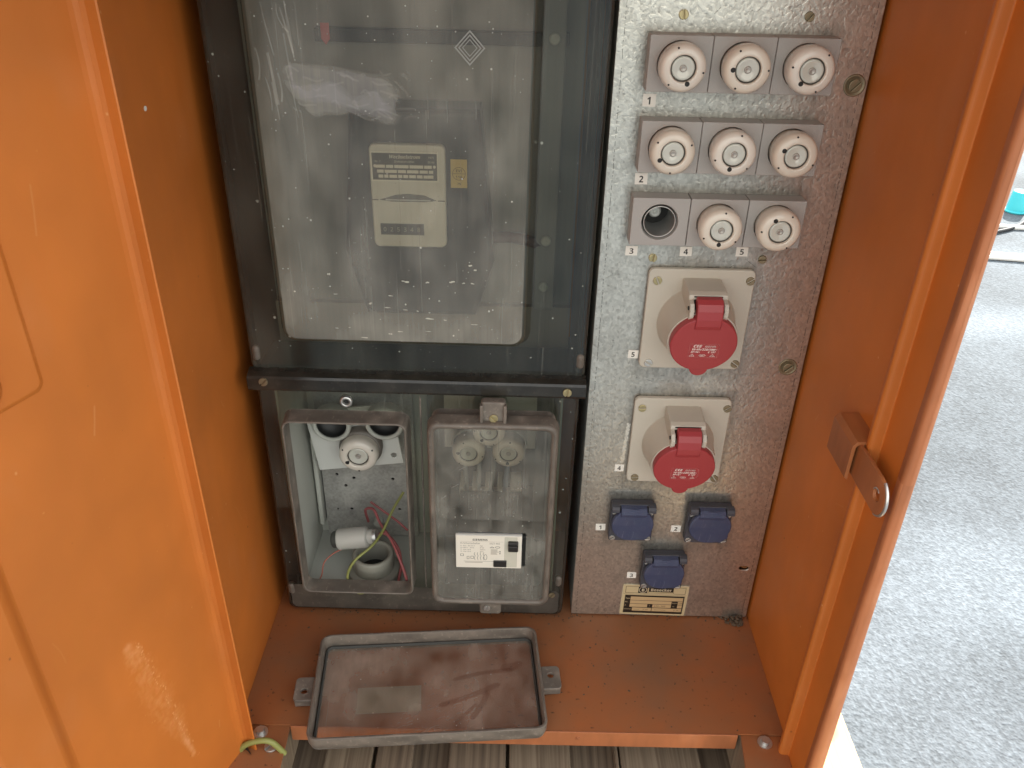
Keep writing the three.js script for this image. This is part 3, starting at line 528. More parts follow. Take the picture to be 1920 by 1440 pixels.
{
  part('flange', ext(rrPts(-52.3, -55.4, 52.3, 55.4, 6, 6), [], 0, 6, 1.4, 3), M.ivory, cee);
  const tilt = rad(11), body = [];
  // collar: from a wide foot on the flange to the round mouth, tilted down
  const rings = []; const L = [[0, 39.5], [0.06, 38.2], [0.5, 36], [0.85, 34.4], [1, 34]];
  for (const [t, r] of L) rings.push(Array.from({ length: 48 }, (_, i) => { const a = i / 48 * 2 * Math.PI, x = r * Math.cos(a), y = r * Math.sin(a); return [x, y * (1 - t * (1 - Math.cos(tilt))) - 2 - 1 * t, 5.9 + t * 37 - t * (-y) * Math.sin(tilt) * -1 * -1 - t * 0]; }));
  body.push(loft(rings));
  body.push(loft([rings[rings.length - 1], rings[rings.length - 1].map(([x, y, z]) => [x * 0.02, y * 0.02 - 3, 43])]));
  part('collar', body, M.ivory, cee);
  // hinge hood
  const hood = new THREE.Shape(V2([[5.8, 45.5], [36, 45], [40.5, 43.5], [41.5, 41], [37, 30], [26, 20], [5.8, 14]]));
  part('hood', new THREE.ExtrudeGeometry(hood, { depth: 33, bevelEnabled: true, bevelSize: 1, bevelThickness: 2, bevelSegments: 3 }).rotateY(-Math.PI / 2).translate(16.5, 0, 0), M.ivory, cee);
  for (const s of [-1, 1]) {
    const lug = new THREE.Shape(V2([[40, 40], [49, 38], [53, 33], [52, 27], [44, 12], [38, 14]]));
    part('hinge_lug', new THREE.ExtrudeGeometry(lug, { depth: 3, bevelEnabled: true, bevelSize: 0.7, bevelThickness: 0.7, bevelSegments: 2 }).rotateY(-Math.PI / 2).translate(s * 16.2 + 1.5, 0, 0), M.ivory, cee);
    at(part('hinge_pin', new THREE.CylinderGeometry(2, 2, 2, 16).rotateZ(Math.PI / 2), M.dark, cee), s * 18.4, 33.5, 47.5);
  }
  part('hinge_gap', box(-13.6, 13.6, 20, 43.2, 36, 42.2), M.dark, cee);
  const lid = new THREE.Group(); lid.name = 'lid'; cee.add(lid); lid.position.set(0, -3 / 1000, 45 / 1000); lid.rotation.x = tilt;
  lid.userData.label = 'red plastic flap lid with white print';
  const pts = []; for (let i = 0; i < 64; i++) { const a = i / 64 * 2 * Math.PI, b = Math.abs(a - 1.5 * Math.PI); let r = 32.3; pts.push([r * Math.cos(a), r * Math.sin(a)]); }
  const tab = []; for (let i = 0; i <= 16; i++) { const a = Math.PI + Math.PI * i / 16; tab.push([9 * Math.cos(a), -30 + 9 * Math.sin(a)]); } tab.push([12, -27], [-12, -27]);
  part('lid_disc', [ext(pts, [], -4.5, 6, 1.3, 3), ext(tab, [], 0.6, 5.8, 1.1, 3)], M.red, lid);
  const strap = new THREE.Shape(V2([[0.5, 18], [6.2, 20], [7.2, 24], [7.0, 31], [5, 39], [1.5, 44.5], [-3, 46.5], [-8, 46], [-9, 41], [-2, 36], [0, 31]]));
  part('lid_strap', new THREE.ExtrudeGeometry(strap, { depth: 22, bevelEnabled: true, bevelSize: 0.8, bevelThickness: 1.2, bevelSegments: 3 }).rotateY(-Math.PI / 2).translate(11, 0, 0), M.red, lid);
  const pr = part('lid_print', [face(29, 17)], ceePrint, lid, null, true); pr.position.set(0.001, -0.0065, 0.0063); 
  const sg = screwGeo(4.3, 2.0);
  for (const [x, y, a, m] of [[-43.3, 42.9, 2.0, M.brass], [47.5, 44.4, 0.6, M.oldBrass], [46.9, -48.5, 2.5, M.oldBrass], [-42.8, -49.3, 2.6, M.steel]]) at(part('screw', sg, m, cee), x, y, 5.6, 0, 0, a);
}
{
  const c = copyOf(cee, 'lower red flap socket on an ivory flange, beside number 4', [186.3, 273.6, 0.1]);
  const sc = c.children.filter((o) => o.name === 'screw'); [0.05, 0.65, 2.2, 0.0].forEach((a, i) => { sc[i].rotation.z = a; }); sc[2].material = M.oldBrass; sc[3].material = M.oldBrass;
  c.children.find((o) => o.name === 'flange').scale.set(0.99, 1, 1);
}
// ---------------------------------------------------------------- blue sockets
const blue = thing('blue_socket', 'blue flap socket beside number 1, left of the upper pair', 'socket', [145.6, 158, 0.1], 'blue flap sockets');
{
  part('socket_base', ext(rrPts(-25.2, -24, 25.2, 30, 3, 4), [], 0, 10, 1, 2), M.blueDark, blue);
  const hood = new THREE.Shape(V2([[9, 31], [13, 31.5], [16.5, 30.5], [18, 28], [18, 24.6], [16, 23.4], [9, 23]]));
  const cut = new THREE.Shape(V2([[9, 31], [12, 31.2], [13, 29], [13, 18], [9, 18]]));
  const ex = (s, w) => new THREE.ExtrudeGeometry(s, { depth: w, bevelEnabled: true, bevelSize: 0.6, bevelThickness: 0.8, bevelSegments: 2 }).rotateY(-Math.PI / 2);
  part('hood', [ex(hood, 7.6).translate(-16.8, 0, 0), ex(hood, 7.6).translate(24.6, 0, 0), ex(cut, 34).translate(17, 0, 0)], M.blueDark, blue);
  part('hinge_gap', box(-15.8, 15.8, 25.4, 30.4, 13, 15.2), M.dark, blue);
  const lid = new THREE.Group(); lid.name = 'lid'; blue.add(lid); lid.position.set(0, 6.5 / 1000, 13.5 / 1000); lid.rotation.x = rad(4);
  const pts = []; for (let i = 0; i < 72; i++) { const a = i / 72 * 2 * Math.PI, k = Math.cos(a - 1.75 * Math.PI), r = 24.2 + (k > 0.93 ? 3.2 * Math.min(1, (k - 0.93) / 0.05) : 0); pts.push([r * Math.cos(a), r * Math.sin(a)]); }
  part('lid_disc', [ext(pts, [], 0, 5.4, 1.4, 3)], M.blue, lid);
  const strap = new THREE.Shape(V2([[0, 12], [5.5, 14], [6.6, 18], [5.6, 21.5], [3, 23.6], [-2, 24], [-2, 18]]));
  part('lid_strap', [ex(strap, 28).translate(14, 0, 0)], M.blue, lid);
  const sg = screwGeo(3.4, 1.5);
  for (const [x, y, a] of [[-20.5, 18.5, 0.4], [20.5, 18.5, 0.2], [-20.8, -19.5, 0.7], [20.5, -19.5, 0.3]]) at(part('screw', sg, M.steel, blue), x, y, 9.8, 0, 0, a);
}
copyOf(blue, 'blue flap socket beside number 2, right of the upper pair', [235.2, 156.8, 0.1]).rotation.z = -0.012;
copyOf(blue, 'blue flap socket beside number 3, lowest, overlapping the maker plate', [190.5, 82.5, 0.1]);

// ---------------------------------------------------------------- meter compartment behind the upper cover
{
  const hb = thing('meter_housing', 'dark back box of the meter compartment behind the upper clear cover', 'housing', [0, 0, 0]);
  part('lower_board', box(-262, 66, 341, 391.8, -92, -80), std([0.30, 0.27, 0.245], 0.6), hb);
  part('back_board', box(-262, 66, 392, 885, -92, -88), M.board, hb, 'pale grey meter board');
  part('side', box(-268, -264, 340, 885, -110, -8), M.boxDark, hb); part('side', box(70, 74, 340, 885, -110, -8), M.boxDark, hb);
  part('bottom', box(-263.9, 69.9, 336, 340, -110, -8), M.boxDark, hb);
  part('rail', [rbox(-190, 50, 664, 676, -87.9, -76, 1)], M.boxDark, hb);
  part('side_rail', [rbox(24, 46, 396, 885, -87.9, -64, 2)], M.board, hb);
  for (const [x, y, m] of [[35, 476, M.whiteBoard], [35, 673, M.whiteBoard], [34, 424, M.boxGrey]]) at(part('rail_screw', lathe([[5.4, 0], [5.4, 2], [4, 3], [3.2, 2], [0, 2]], 24), m, hb), x, y, -64);
  part('red_tag', ext([[-4, 10], [-4, -4], [0, -9], [4, -4], [4, 10]], [], -74, -72.5, 0.2).translate(-179, 671, 0), std([0.55, 0.06, 0.06], 0.5), hb);
  part('cable', [tube([[30, 470, -70], [0, 478, -66], [-25, 478, -62], [-45, 470, -60]], 6, 30)], std([0.05, 0.012, 0.014], 0.5), hb);
  const m = thing('electricity_meter', 'electricity meter with black hexagonal case and pale faceplate behind the cover', 'meter', [-95, 500, -60]);
  const hex = [[-62, 112], [-76, -30], [-58, -102], [58, -102], [77, -40], [62, 112]];
  part('case', ext(hex, [], -26, 20, 6, 4), M.black, m);
  part('faceplate', ext(rrPts(-44, -22, 29, 81, 6, 5), [], 19, 28, 2, 3), M.meterFace, m);
  const mp = print(560, 230, (g, w, h) => {
    g.fillStyle = '#f0eee0'; g.fillRect(0, 0, w, h); g.fillStyle = '#4c4a42'; g.fillRect(12, 12, w - 24, h - 24); g.fillStyle = '#e9e6d6'; g.textAlign = 'center'; g.font = 'italic bold 36px serif'; g.fillText('Wechselstrom', w / 2, 52); g.font = '22px sans-serif'; g.fillText('Drehstromzähler', w / 2, 84); g.fillText('Nr. 7', 60, 84); g.fillText('1975', 500, 50); g.fillText('50 Hz', 500, 84);
    for (let r = 0; r < 3; r++) { let x = 40 + 10 * r; while (x < 500) { const l = 30 + 90 * hash(x, r); g.fillRect(x, 102 + r * 38, Math.min(l, 516 - x), 24); x += l + 8; } }
    g.beginPath(); g.arc(34, 112, 12, 0, 7); g.arc(526, 112, 12, 0, 7); g.fill();
  }, 0.5);
  at(part('rating_plate', [new THREE.BoxGeometry(65, 29, 0.6)], mp, m, null, true), -10, 60, 28.3);
  part('disc_window', [ext([[-36, 27], [-20, 32], [-8, 33.5], [8, 32], [20, 27], [8, 25.4], [-24, 25.4]], [], 27.6, 28.8, 0.4)], std([0.16, 0.155, 0.14], 0.2), m);
  part('disc_edge', [rbox(-30, 14, 26.6, 28, 28.6, 29.6, 0.4)], M.steel, m); part('seam', [box(-43, -37, 26.4, 27.2, 28, 28.3), box(21, 28, 26.4, 27.2, 28, 28.3)], M.black, m);
  const cp = print(384, 100, (g, w, h) => { g.fillStyle = '#4a4942'; g.fillRect(0, 0, w, h); g.fillStyle = '#aaa796'; g.font = 'bold 52px monospace'; g.textBaseline = 'middle'; [...'025348'].forEach((c, i) => { g.fillStyle = '#34332e'; g.fillRect(14 + i * 60, 14, 48, 72); g.fillStyle = '#aaa796'; g.fillText(c, 22 + i * 60, 52); }); }, 0.4);
  at(part('counter', [new THREE.BoxGeometry(43, 11.5, 0.6)], cp, m, null, true), -15, -3, 28.3);
  const yp = print(160, 280, (g, w, h) => { g.fillStyle = '#cdb45e'; g.fillRect(0, 0, w, h); g.strokeStyle = g.fillStyle = '#6e5f2c'; g.lineWidth = 5; g.beginPath(); g.arc(80, 140, 62, 0, 7); g.moveTo(18, 140); g.lineTo(142, 140); g.stroke(); g.font = 'bold 40px sans-serif'; g.textAlign = 'center'; g.fillText('EVI', 80, 125); g.fillText('116', 80, 186); g.font = 'bold 34px sans-serif'; g.fillText('75', 80, 252); }, 0.6);
  at(part('seal_sticker', [new THREE.BoxGeometry(16, 28, 0.4)], yp, m, 'yellow calibration sticker', true), 41.5, 52, 20.3);
}
// ---------------------------------------------------------------- upper clear cover
{
  const c = thing('meter_cover', 'large smoky clear plastic cover over the meter, dusty and scratched', 'cover');
  c.position.set(-0.097, 0.35, 0); c.rotation.z = -0.006; const off = (g) => T(join(g), 97, -350, 0);
  const X0 = -270, X1 = 79, Y0 = 353, Y1 = 890, px0 = -233, px1 = 20, py0 = 390, py1 = 850, r = 16;
  part('cover_body', off([sheet(rrPts(X0 + 3, Y0, X1 - 3, Y1, 5, 4), [rrPts(px0, py0, px1, py1, r)], 5),
    loft([ring(X0 + 3, Y0, X1 - 3, Y1, 5, 5, 4), ring(X0 + 0.6, Y0, X1 - 0.6, Y1, 5, 4, 4), ring(X0, Y0, X1, Y1, 5, 1.5, 4), ring(X0 - 2, Y0 - 1, X1 + 2, Y1, 5, -60, 4)])]), M.marginSheet, c);
  const B = [[0, 5], [0.6, 6.2], [1.6, 9], [4.5, 17], [5.6, 20], [7, 21.6], [9, 22]];
  part('raised_rim', off([loft(B.map(([o, z]) => ring(px0 + o, py0 + o, px1 - o, py1 - o, r - o * 0.5, z)))]), M.marginSheet, c);
  // the panel keeps cover coordinates so that its wear lies where it is
  const pg = part('raised_panel', off([sheet(rrPts(px0 + 9, py0 + 9, px1 - 9, py1 - 9, r - 4.5), [], 22)]), M.panelSheet, c);
  { const uv = pg.geometry.attributes.uv; for (let i = 0; i < uv.count; i++) uv.setXY(i, uv.getX(i) - 0.097, uv.getY(i) + 0.35); }
  const dm = (a) => [[0, a], [-a, 0], [0, -a], [a, 0]].map(([x, y]) => [x * 0.92 - 41, y + 677]);
  part('emblem', off([ext(dm(14), [dm(12.4)], 22, 22.9, 0.2), ext(dm(10.6), [dm(9.2)], 22, 22.9, 0.2), ext(dm(7), [dm(6)], 22, 22.8, 0.2)]), std([0.34, 0.34, 0.32], 0.4), c, 'moulded mark of nested diamonds');
  // overlapping ledge along the foot with its two screws
  const led = [[4, 355], [11, 354], [18, 351.5], [19.5, 349], [19.5, 337.5], [18.5, 335], [12, 333], [4, 332.5]];
  const lg = new THREE.ExtrudeGeometry(shapeOf([...led, ...led.slice().reverse().map(([z, y]) => [z - 2, y + (y > 345 ? -1.6 : 1.6)])].map(([z, y]) => [z, y])), { depth: 352, bevelEnabled: false }).rotateY(-Math.PI / 2).translate(80, 0, 0);
  part('ledge', off([lg]), M.rimDark, c);
  part('ledge_end', off([ext(led.map(([z, y]) => [-z, y]), [], -272.4, -270.6, 0.4).rotateY(-Math.PI / 2).scale(1, 1, 1)]).translate(0, 0, 0), M.rimDark, c).visible = true;
  const bg = screwGeo(4.6, 2.2);
  at(part('screw', bg, M.oldBrass, c), -254.7 + 97, 346.2 - 350, 19.6, 0, 0, 0.8); at(part('screw', bg, M.brass, c), 60.5 + 97, 343 - 350, 19.6, 0, 0, 1.5);
  for (const x of [-263, 73]) at(part('corner_lug', [new THREE.CapsuleGeometry(4, 9, 4, 12)], M.rim, c), x + 97, 372 - 350, 4);
}
// ---------------------------------------------------------------- lower box, its contents and its cover
{
  const hb = thing('fuse_box', 'pale grey inner box behind the lower clear cover', 'box', [0, 0, 0]);
  part('left_side', box(-252, -249.5, 26, 326, -112, -2), M.boxGrey, hb); part('right_side', box(56, 58.5, 26, 326, -112, -2), M.boxGrey, hb);
  part('floor', box(-249.4, 55.9, 31, 34, -112, -2), M.boxGrey, hb); part('back', box(-252, 58.5, 24, 326, -115, -112.1), M.boxGrey, hb);
  const hl = [[-220, 137, 2.1], [-198.4, 131.8, 2.2], [-209.7, 119.3, 2.1], [-148, 131.4, 2.2], [-223.5, 80, 1.5], [-205.1, 80.5, 2.2], [-141.6, 81.3, 2.2]];
  part('mounting_plate', ext(rrPts(-239, 36, -118, 300, 1, 3), hl.map(([x, y, r]) => circlePts(x, y, r, 14)), -104, -102, 0.3), M.zincSmall, hb, 'galvanised mounting plate with drilled holes');
  part('mounting_plate', box(-100, 50, 36, 300, -104, -102), std([0.2, 0.2, 0.19], 0.5), hb);
  part('plate_backing', box(-238, -119, 37, 299, -108, -106), M.dark, hb);
  part('side_rib', rbox(-247, -241, 60, 200, -111.9, -92, 2), M.boxGrey, hb);
  const wp = part('fuse_carrier', ext(rrPts(-52, -27, 54, 60, 0.6, 2), [circlePts(44, -14, 3.6, 16)], -1.5, 1.5, 0.3), M.whiteBoard, hb, 'white insulating carrier plate, slightly tilted'); at(wp, -186, 196, -78, 0, 0, 0.13);
  part('fuse_carrier', rbox(-78, 34, 195, 300, -92, -86, 1), M.whiteBoard, hb);
  // sockets of the carrier with no cap
  for (const [x, y] of [[-210, 240], [-147, 244]]) at(part('empty_socket', [lathe([[17.5, 0], [22, 0], [23.5, 3], [23.5, 14], [21.5, 17], [18.5, 17], [17.5, 14]], 40)], M.boxGrey, hb), x, y, -76), at(part('socket_bore', lathe([[17.6, 15], [17.4, 1], [0, 0.8]], 40), M.boxDark, hb), x, y, -76);
  const c0 = screwCap(hb, 0, 1.2); at(c0, -179, 204, -74, 0.02, 0, rad(-150)); c0.userData.label = 'white porcelain screw cap on the tilted carrier';
  at(part('cap_collar', lathe([[18, 0], [25, 0], [26, 4], [26, 12], [23, 14], [20, 14]], 40), std([0.17, 0.15, 0.13], 0.5), hb), -178, 206, -76);
  for (const [x, y, a] of [[-45.4, 229, 170], [1, 230, -95], [-22, 259, -130]]) { const q = screwCap(hb, 0, 0.97); at(q, x, y, -44, 0, 0, rad(a)); }
  for (const [x, y] of [[-45.4, 229.5], [1, 230.5], [-22, 259.5]]) at(part('cap_collar', lathe([[17, 0], [21, 0], [21, 42], [19, 43]], 32), M.boxGrey, hb), x, y, -86);
  at(part('wall_stud', lathe([[6.5, 0], [6.5, 8], [5, 9], [0, 9]], 20), M.boxGrey, hb), -170, 62, -102);
  at(part('floor_stud', lathe([[5, 0], [4.6, 10], [0, 10.4]], 16).rotateX(-Math.PI / 2), M.boxGrey, hb), -180, 34, -7);
  // loose porcelain fuse
  const f = thing('fuse_element', 'loose white porcelain fuse with metal ends lying in the open box', 'fuse', [-190, 85, -40]);
  part('ceramic', [lathe([[0, -22], [12, -22], [13.4, -20.5], [13.6, 0], [13.4, 14], [12.4, 16], [9.4, 17], [9.2, 17.4]], 32)], std([0.52, 0.5, 0.45], 0.45), f);
  part('end_cap', [lathe([[0, -29], [9, -29], [10.6, -27], [10.6, -22]], 32)], std([0.12, 0.12, 0.11], 0.4, { metalness: 0.6 }), f);
  part('neck', [lathe([[9.3, 17], [9.2, 23], [9, 23.4]], 32)], std([0.5, 0.48, 0.43], 0.45), f); part('tip', [lathe([[8.4, 23], [8.6, 27], [7.6, 29], [0, 29]], 32)], M.steel, f);
  f.rotation.set(0, Math.PI / 2, 0.14, 'ZYX');
  const gl = thing('cable_gland', 'grey round cable gland standing on the floor of the open box', 'gland', [-167, 34, -31]);
  part('gland_ring', [lathe([[19, 6], [19.5, 32], [20.5, 35], [22.5, 36], [25, 35.4], [26, 33], [26, 26], [25.2, 22], [25, 10]], 48).rotateX(-Math.PI / 2)], M.glandGrey, gl);
  part('gland_foot', [lathe([[25, 12], [31, 11], [33, 9], [33.5, 0]], 48).rotateX(-Math.PI / 2)], M.glandGrey, gl); part('bore', [lathe([[0, 7], [19.4, 6.9]], 40).rotateX(-Math.PI / 2)], M.dark, gl);
  const wire = (name, pts, r, m, l) => tag(part(name, tube(pts, r, 90, 10), m), l, 'wire');
  wire('loose_wire', [[-130, 136, -70], [-142, 120, -55], [-153, 102, -35], [-164, 95, -15], [-184, 83, 0], [-193, 63, 5], [-188, 45, 8], [-178, 38, 8], [-167, 42, 6]], 1.7, M.wireGreen, 'yellow and green wire curling over the gland in the open box');
  wire('loose_wire', [[-181, 74, -85], [-182, 98, -80], [-170, 107, -70], [-160, 98, -55], [-141, 94, -25], [-128, 78, -5], [-120.5, 56, 5], [-122, 44, 6], [-129, 39, 2], [-133, 42, -10], [-132, 50, -30], [-139, 63, -50], [-157, 76, -60], [-171, 75, -52]], 1.8, M.wireRed, 'thick red wire looping down the right side of the open box');
  wire('loose_wire', [[-176, 107, -85], [-159, 96, -80], [-140, 88, -70], [-126, 82, -60]], 1.5, M.wireRed, 'short red wire crossing to the right behind the yellow and green one');
  wire('loose_wire', [[-200, 74, -35], [-217, 67, -30], [-227, 61, -20], [-229, 50, -8], [-237, 39, 0], [-241, 37, 6]], 0.9, std([0.4, 0.12, 0.08], 0.5), 'thin red wire hanging from the loose fuse to the lower left');
  const cu = std([0.55, 0.26, 0.13], 0.35, { metalness: 0.8 });
  const ends = scene.children.filter((o) => /^loose_wire/.test(o.name));
  part('bare_end', tube([[-167, 42, 6], [-163.5, 44.5, 5], [-160, 46, 4]], 1.0, 10, 8), cu, ends[0]);
  part('bare_end', tube([[-241, 37, 6], [-243, 36.5, 7], [-245, 37, 7]], 0.6, 8, 6), cu, ends[3]);
  // residual current breaker
  const b = thing('residual_current_breaker', 'dark residual current breaker with a white front label and black switch', 'breaker', [-20, 90, -60]);
  part('body', rbox(-54, 54, -52, 38, -41, 60, 3), std([0.075, 0.075, 0.08], 0.45), b); part('nose', rbox(-37, 38.5, 25, 74, 20, 96, 1), std([0.075, 0.075, 0.08], 0.45), b); part('front_frame', rbox(-37, 38.5, 25, 74, 96.1, 100.6, 1), M.whiteBoard, b);
  const term = [rbox(-38, 38, 38, 50, -20, 18, 1)]; for (let i = 0; i < 5; i++) term.push(rbox(-38 + i * 15.4, -38 + i * 15.4 + (i === 4 ? 14 : 6), 49, 74, -20, 16, 1));
  part('terminal_block', term, M.ivory, b);
  [[-29, M.wireGrey], [-14, M.wireGrey], [2, M.wireGrey], [17, M.wireBlue]].forEach(([x, m], i) => part('lead', tube([[x, 52, 6], [x + (i === 3 ? 1 : -1), 70, 4], [x + (i - 1.5) * 2, 90, -10], [x + (i - 1.5) * 3, 104, -26]], 3, 30), m, b));
  const fl = print(960, 540, (g, w, h) => {
    g.fillStyle = '#e6e0d2'; g.fillRect(0, 0, w, h); g.fillStyle = '#26231f'; g.textBaseline = 'middle';
    g.font = 'bold 44px sans-serif'; g.save(); g.translate(240, 68); g.scale(1.2, 1); g.fillText('SIEMENS', 0, 0); g.restore();
    g.strokeStyle = '#a79f90'; g.lineWidth = 3; g.beginPath(); g.moveTo(60, 98); g.lineTo(690, 98); g.stroke();
    g.fillStyle = '#6b655b'; g.font = '38px sans-serif'; g.fillText('FI-Schutzschalter', 62, 128, 360); g.fillText('5SZ7 402', 490, 128, 190);
    g.font = '26px sans-serif'; ['In  40 A   I\u0394n 0,5 A', 'Un 380 V~   50 Hz', 'T1  max. 80 A', 'T2  max. 63 A'].forEach((s, i) => g.fillText(s, 62, 170 + i * 32, 260)); ['Typ', 'IP 20', '5000 A', '50 A'].forEach((s, i) => g.fillText(s, 350, 170 + i * 32, 90));
    g.lineWidth = 5; g.strokeStyle = '#4a453d'; g.beginPath(); g.moveTo(530, 180); g.lineTo(560, 200); g.lineTo(500, 200); g.closePath(); g.stroke(); g.beginPath(); g.ellipse(610, 190, 34, 14, 0, 0, 7); g.stroke();
    g.fillStyle = '#8a8377'; for (let i = 0; i < 5; i++) g.fillRect(510, 228 + i * 18, 80 + 40 * hash(i, 3), 8); g.fillStyle = '#26231f'; g.fillRect(640, 250, 12, 24); g.fillRect(640, 284, 12, 20);
    g.strokeStyle = '#3c3832'; g.lineWidth = 5; g.strokeRect(64, 310, 44, 32); g.strokeRect(160, 350, 30, 44); g.strokeRect(215, 346, 40, 40);
    for (let i = 0; i < 4; i++) { const x = 275 + i * 44; g.beginPath(); g.moveTo(x, 280); g.lineTo(x - 10, 310); g.lineTo(x + 6, 340); g.lineTo(x - 8, 370); g.lineTo(x + 4, 412); g.stroke(); }
    g.beginPath(); g.ellipse(432, 360, 22, 46, 0, 0, 7); g.stroke(); g.lineWidth = 3; g.beginPath(); g.moveTo(110, 432); g.lineTo(560, 432); g.stroke(); g.fillStyle = '#8a8377'; g.fillRect(130, 446, 260, 8);
    g.fillStyle = '#c9c6b6'; g.fillRect(714, 20, 180, 500); g.strokeStyle = '#9a9585'; g.strokeRect(714, 20, 180, 500);
  }, 0.45);
  at(part('front_label', [face(74.4, 48)], fl, b, 'white printed front label', true), 0.75, 49.5, 100.95);
  part('test_button', rbox(6.2, 21.4, 27.6, 37.2, 100, 102.4, 0.8), M.black, b); part('switch_lever', [rbox(22.8, 34.2, 53, 66.5, 100, 105, 1.2), rbox(23.2, 33.8, 58, 63, 104, 107, 1)], M.black, b);
}
{
  const c = thing('fuse_box_cover', 'smoky clear lower cover with an open left hatch, dusty along its foot', 'cover');
  c.position.set(-0.097, 0.17, 0); c.rotation.z = -0.008; const off = (g) => T(join(g), 97, -170, 0);
  const X0 = -269, X1 = 74, Y0 = 7, Y1 = 334, L = [-243, 56, -107, 306], R = [-84, 54, 50, 312];
  part('cover_body', off([sheet(rrPts(X0 + 4, Y0 + 4, X1 - 4, Y1, 9), [rrPts(...L, 11), rrPts(...R, 11)], 8)]), M.marginSheet, c);
  part('cover_skirt', off([loft([ring(X0 + 4, Y0 + 4, X1 - 4, Y1, 9, 8), ring(X0 + 1, Y0 + 1, X1 - 1, Y1 + 1, 9, 6.5), ring(X0, Y0, X1, Y1 + 1.5, 9, 3), ring(X0 - 2, Y0 - 2.5, X1 + 2, Y1 + 2, 9, -55)])]), M.rimDark, c);
  part('foot_grime', off([sheet(rrPts(X0 + 6, Y0 + 5, X1 - 6, 50, 7), [], 8.5)]), phy([0.5, 0.48, 0.45], 0.6, { map: grimeTile, transmission: 0.55, thickness: 0, side: THREE.DoubleSide }), c);
  part('centre_crease', off([rbox(-96.6, -94.6, 52, 326, 7.4, 9.6, 0.8)]), M.rim, c);
  for (const [q, n] of [[L, 'left_collar'], [R, 'right_collar']]) {
    const [x0, y0, x1, y1] = q, rg = (o, z) => ring(x0 + o, y0 + o, x1 - o, y1 - o, 11 - o * 0.6, z);
    part(n.replace(/left_|right_/, 'hatch_'), off([loft([rg(0, 8), rg(0.6, 9.5), rg(1.2, 20), rg(1.8, 29), rg(2.6, 30), rg(3.8, 30), rg(4.3, 29), rg(4.5, 20), rg(4.6, 9)])]), M.rim, c);
  }
  at(part('screw_boss', lathe([[3.2, -4], [3.2, 3.4], [4.4, 4.4], [6.2, 4], [6.8, 2.6], [6.8, 0]], 28), M.steel, c), -174 + 97, 319 - 170, 9); at(part('boss_hole', disc(3.3, 0, 1), M.dark, c), -174 + 97, 319 - 170, 9);
  at(part('screw', screwGeo(4, 1.6), M.oldBrass, c), 59 + 97, 45 - 170, 10, 0, 0, 1.0); 
  for (const [x, y] of [[-262, 42], [66, 66]]) at(part('corner_lug', [new THREE.CapsuleGeometry(4.5, 8, 4, 12)], M.rim, c), x + 97, y - 170, 6);
}
// ---------------------------------------------------------------- hatch lids
function lidParts(o, w, h, panelMat, cut) { // lies in its own xy plane, rim towards -z, centred
  const rg = (d, z) => ring(-w + d, -h + d, w - d, h - d, 12 - d * 0.6, z);
  part('lid_rim', [loft([rg(2.6, -9), rg(-0.4, -9), rg(-1, -8), rg(0, 6), rg(1.2, 8.4), rg(3, 9.4), rg(5, 9.2), rg(6.6, 7.8), rg(7, 6)])], M.rim, o);
  part('lid_panel', [sheet(rrPts(-w + 7, -h + 7, w - 7, h - 7, 8), cut ? [cut] : [], 6)], panelMat, o);
}
{
  const o = thing('hatch_lid', 'clear hatch lid screwed over the breaker, right of the open hatch', 'lid', [-16.5, 184.5, 32]);
  o.rotation.z = -0.004;
  lidParts(o, 69, 129, M.lidSheet, rrPts(-38, -68.6, 39.6, -18.4, 1, 2));
  for (const [y, s] of [[140, 1], [-139, -1]]) {
    part('screw_tab', [ext(rrPts(-13, Math.min(y - 12, y + 12), 13, Math.max(y - 12, y + 12), 4, 5), [], -9, 2, 2, 3)], M.rim, o);
    if (s > 0) part('tab_cheek', [rbox(-14, -10.5, y - 12, y + 10, 0, 6, 1.2), rbox(10.5, 14, y - 12, y + 10, 0, 6, 1.2)], M.rim, o);
    at(part('screw', screwGeo(s > 0 ? 4.6 : 4, 2), s > 0 ? M.brass : M.steel, o), s > 0 ? 0.5 : -4, y - (s > 0 ? 7 : 1), 2, 0, 0, s > 0 ? 2.3 : 1.3);
  }
}
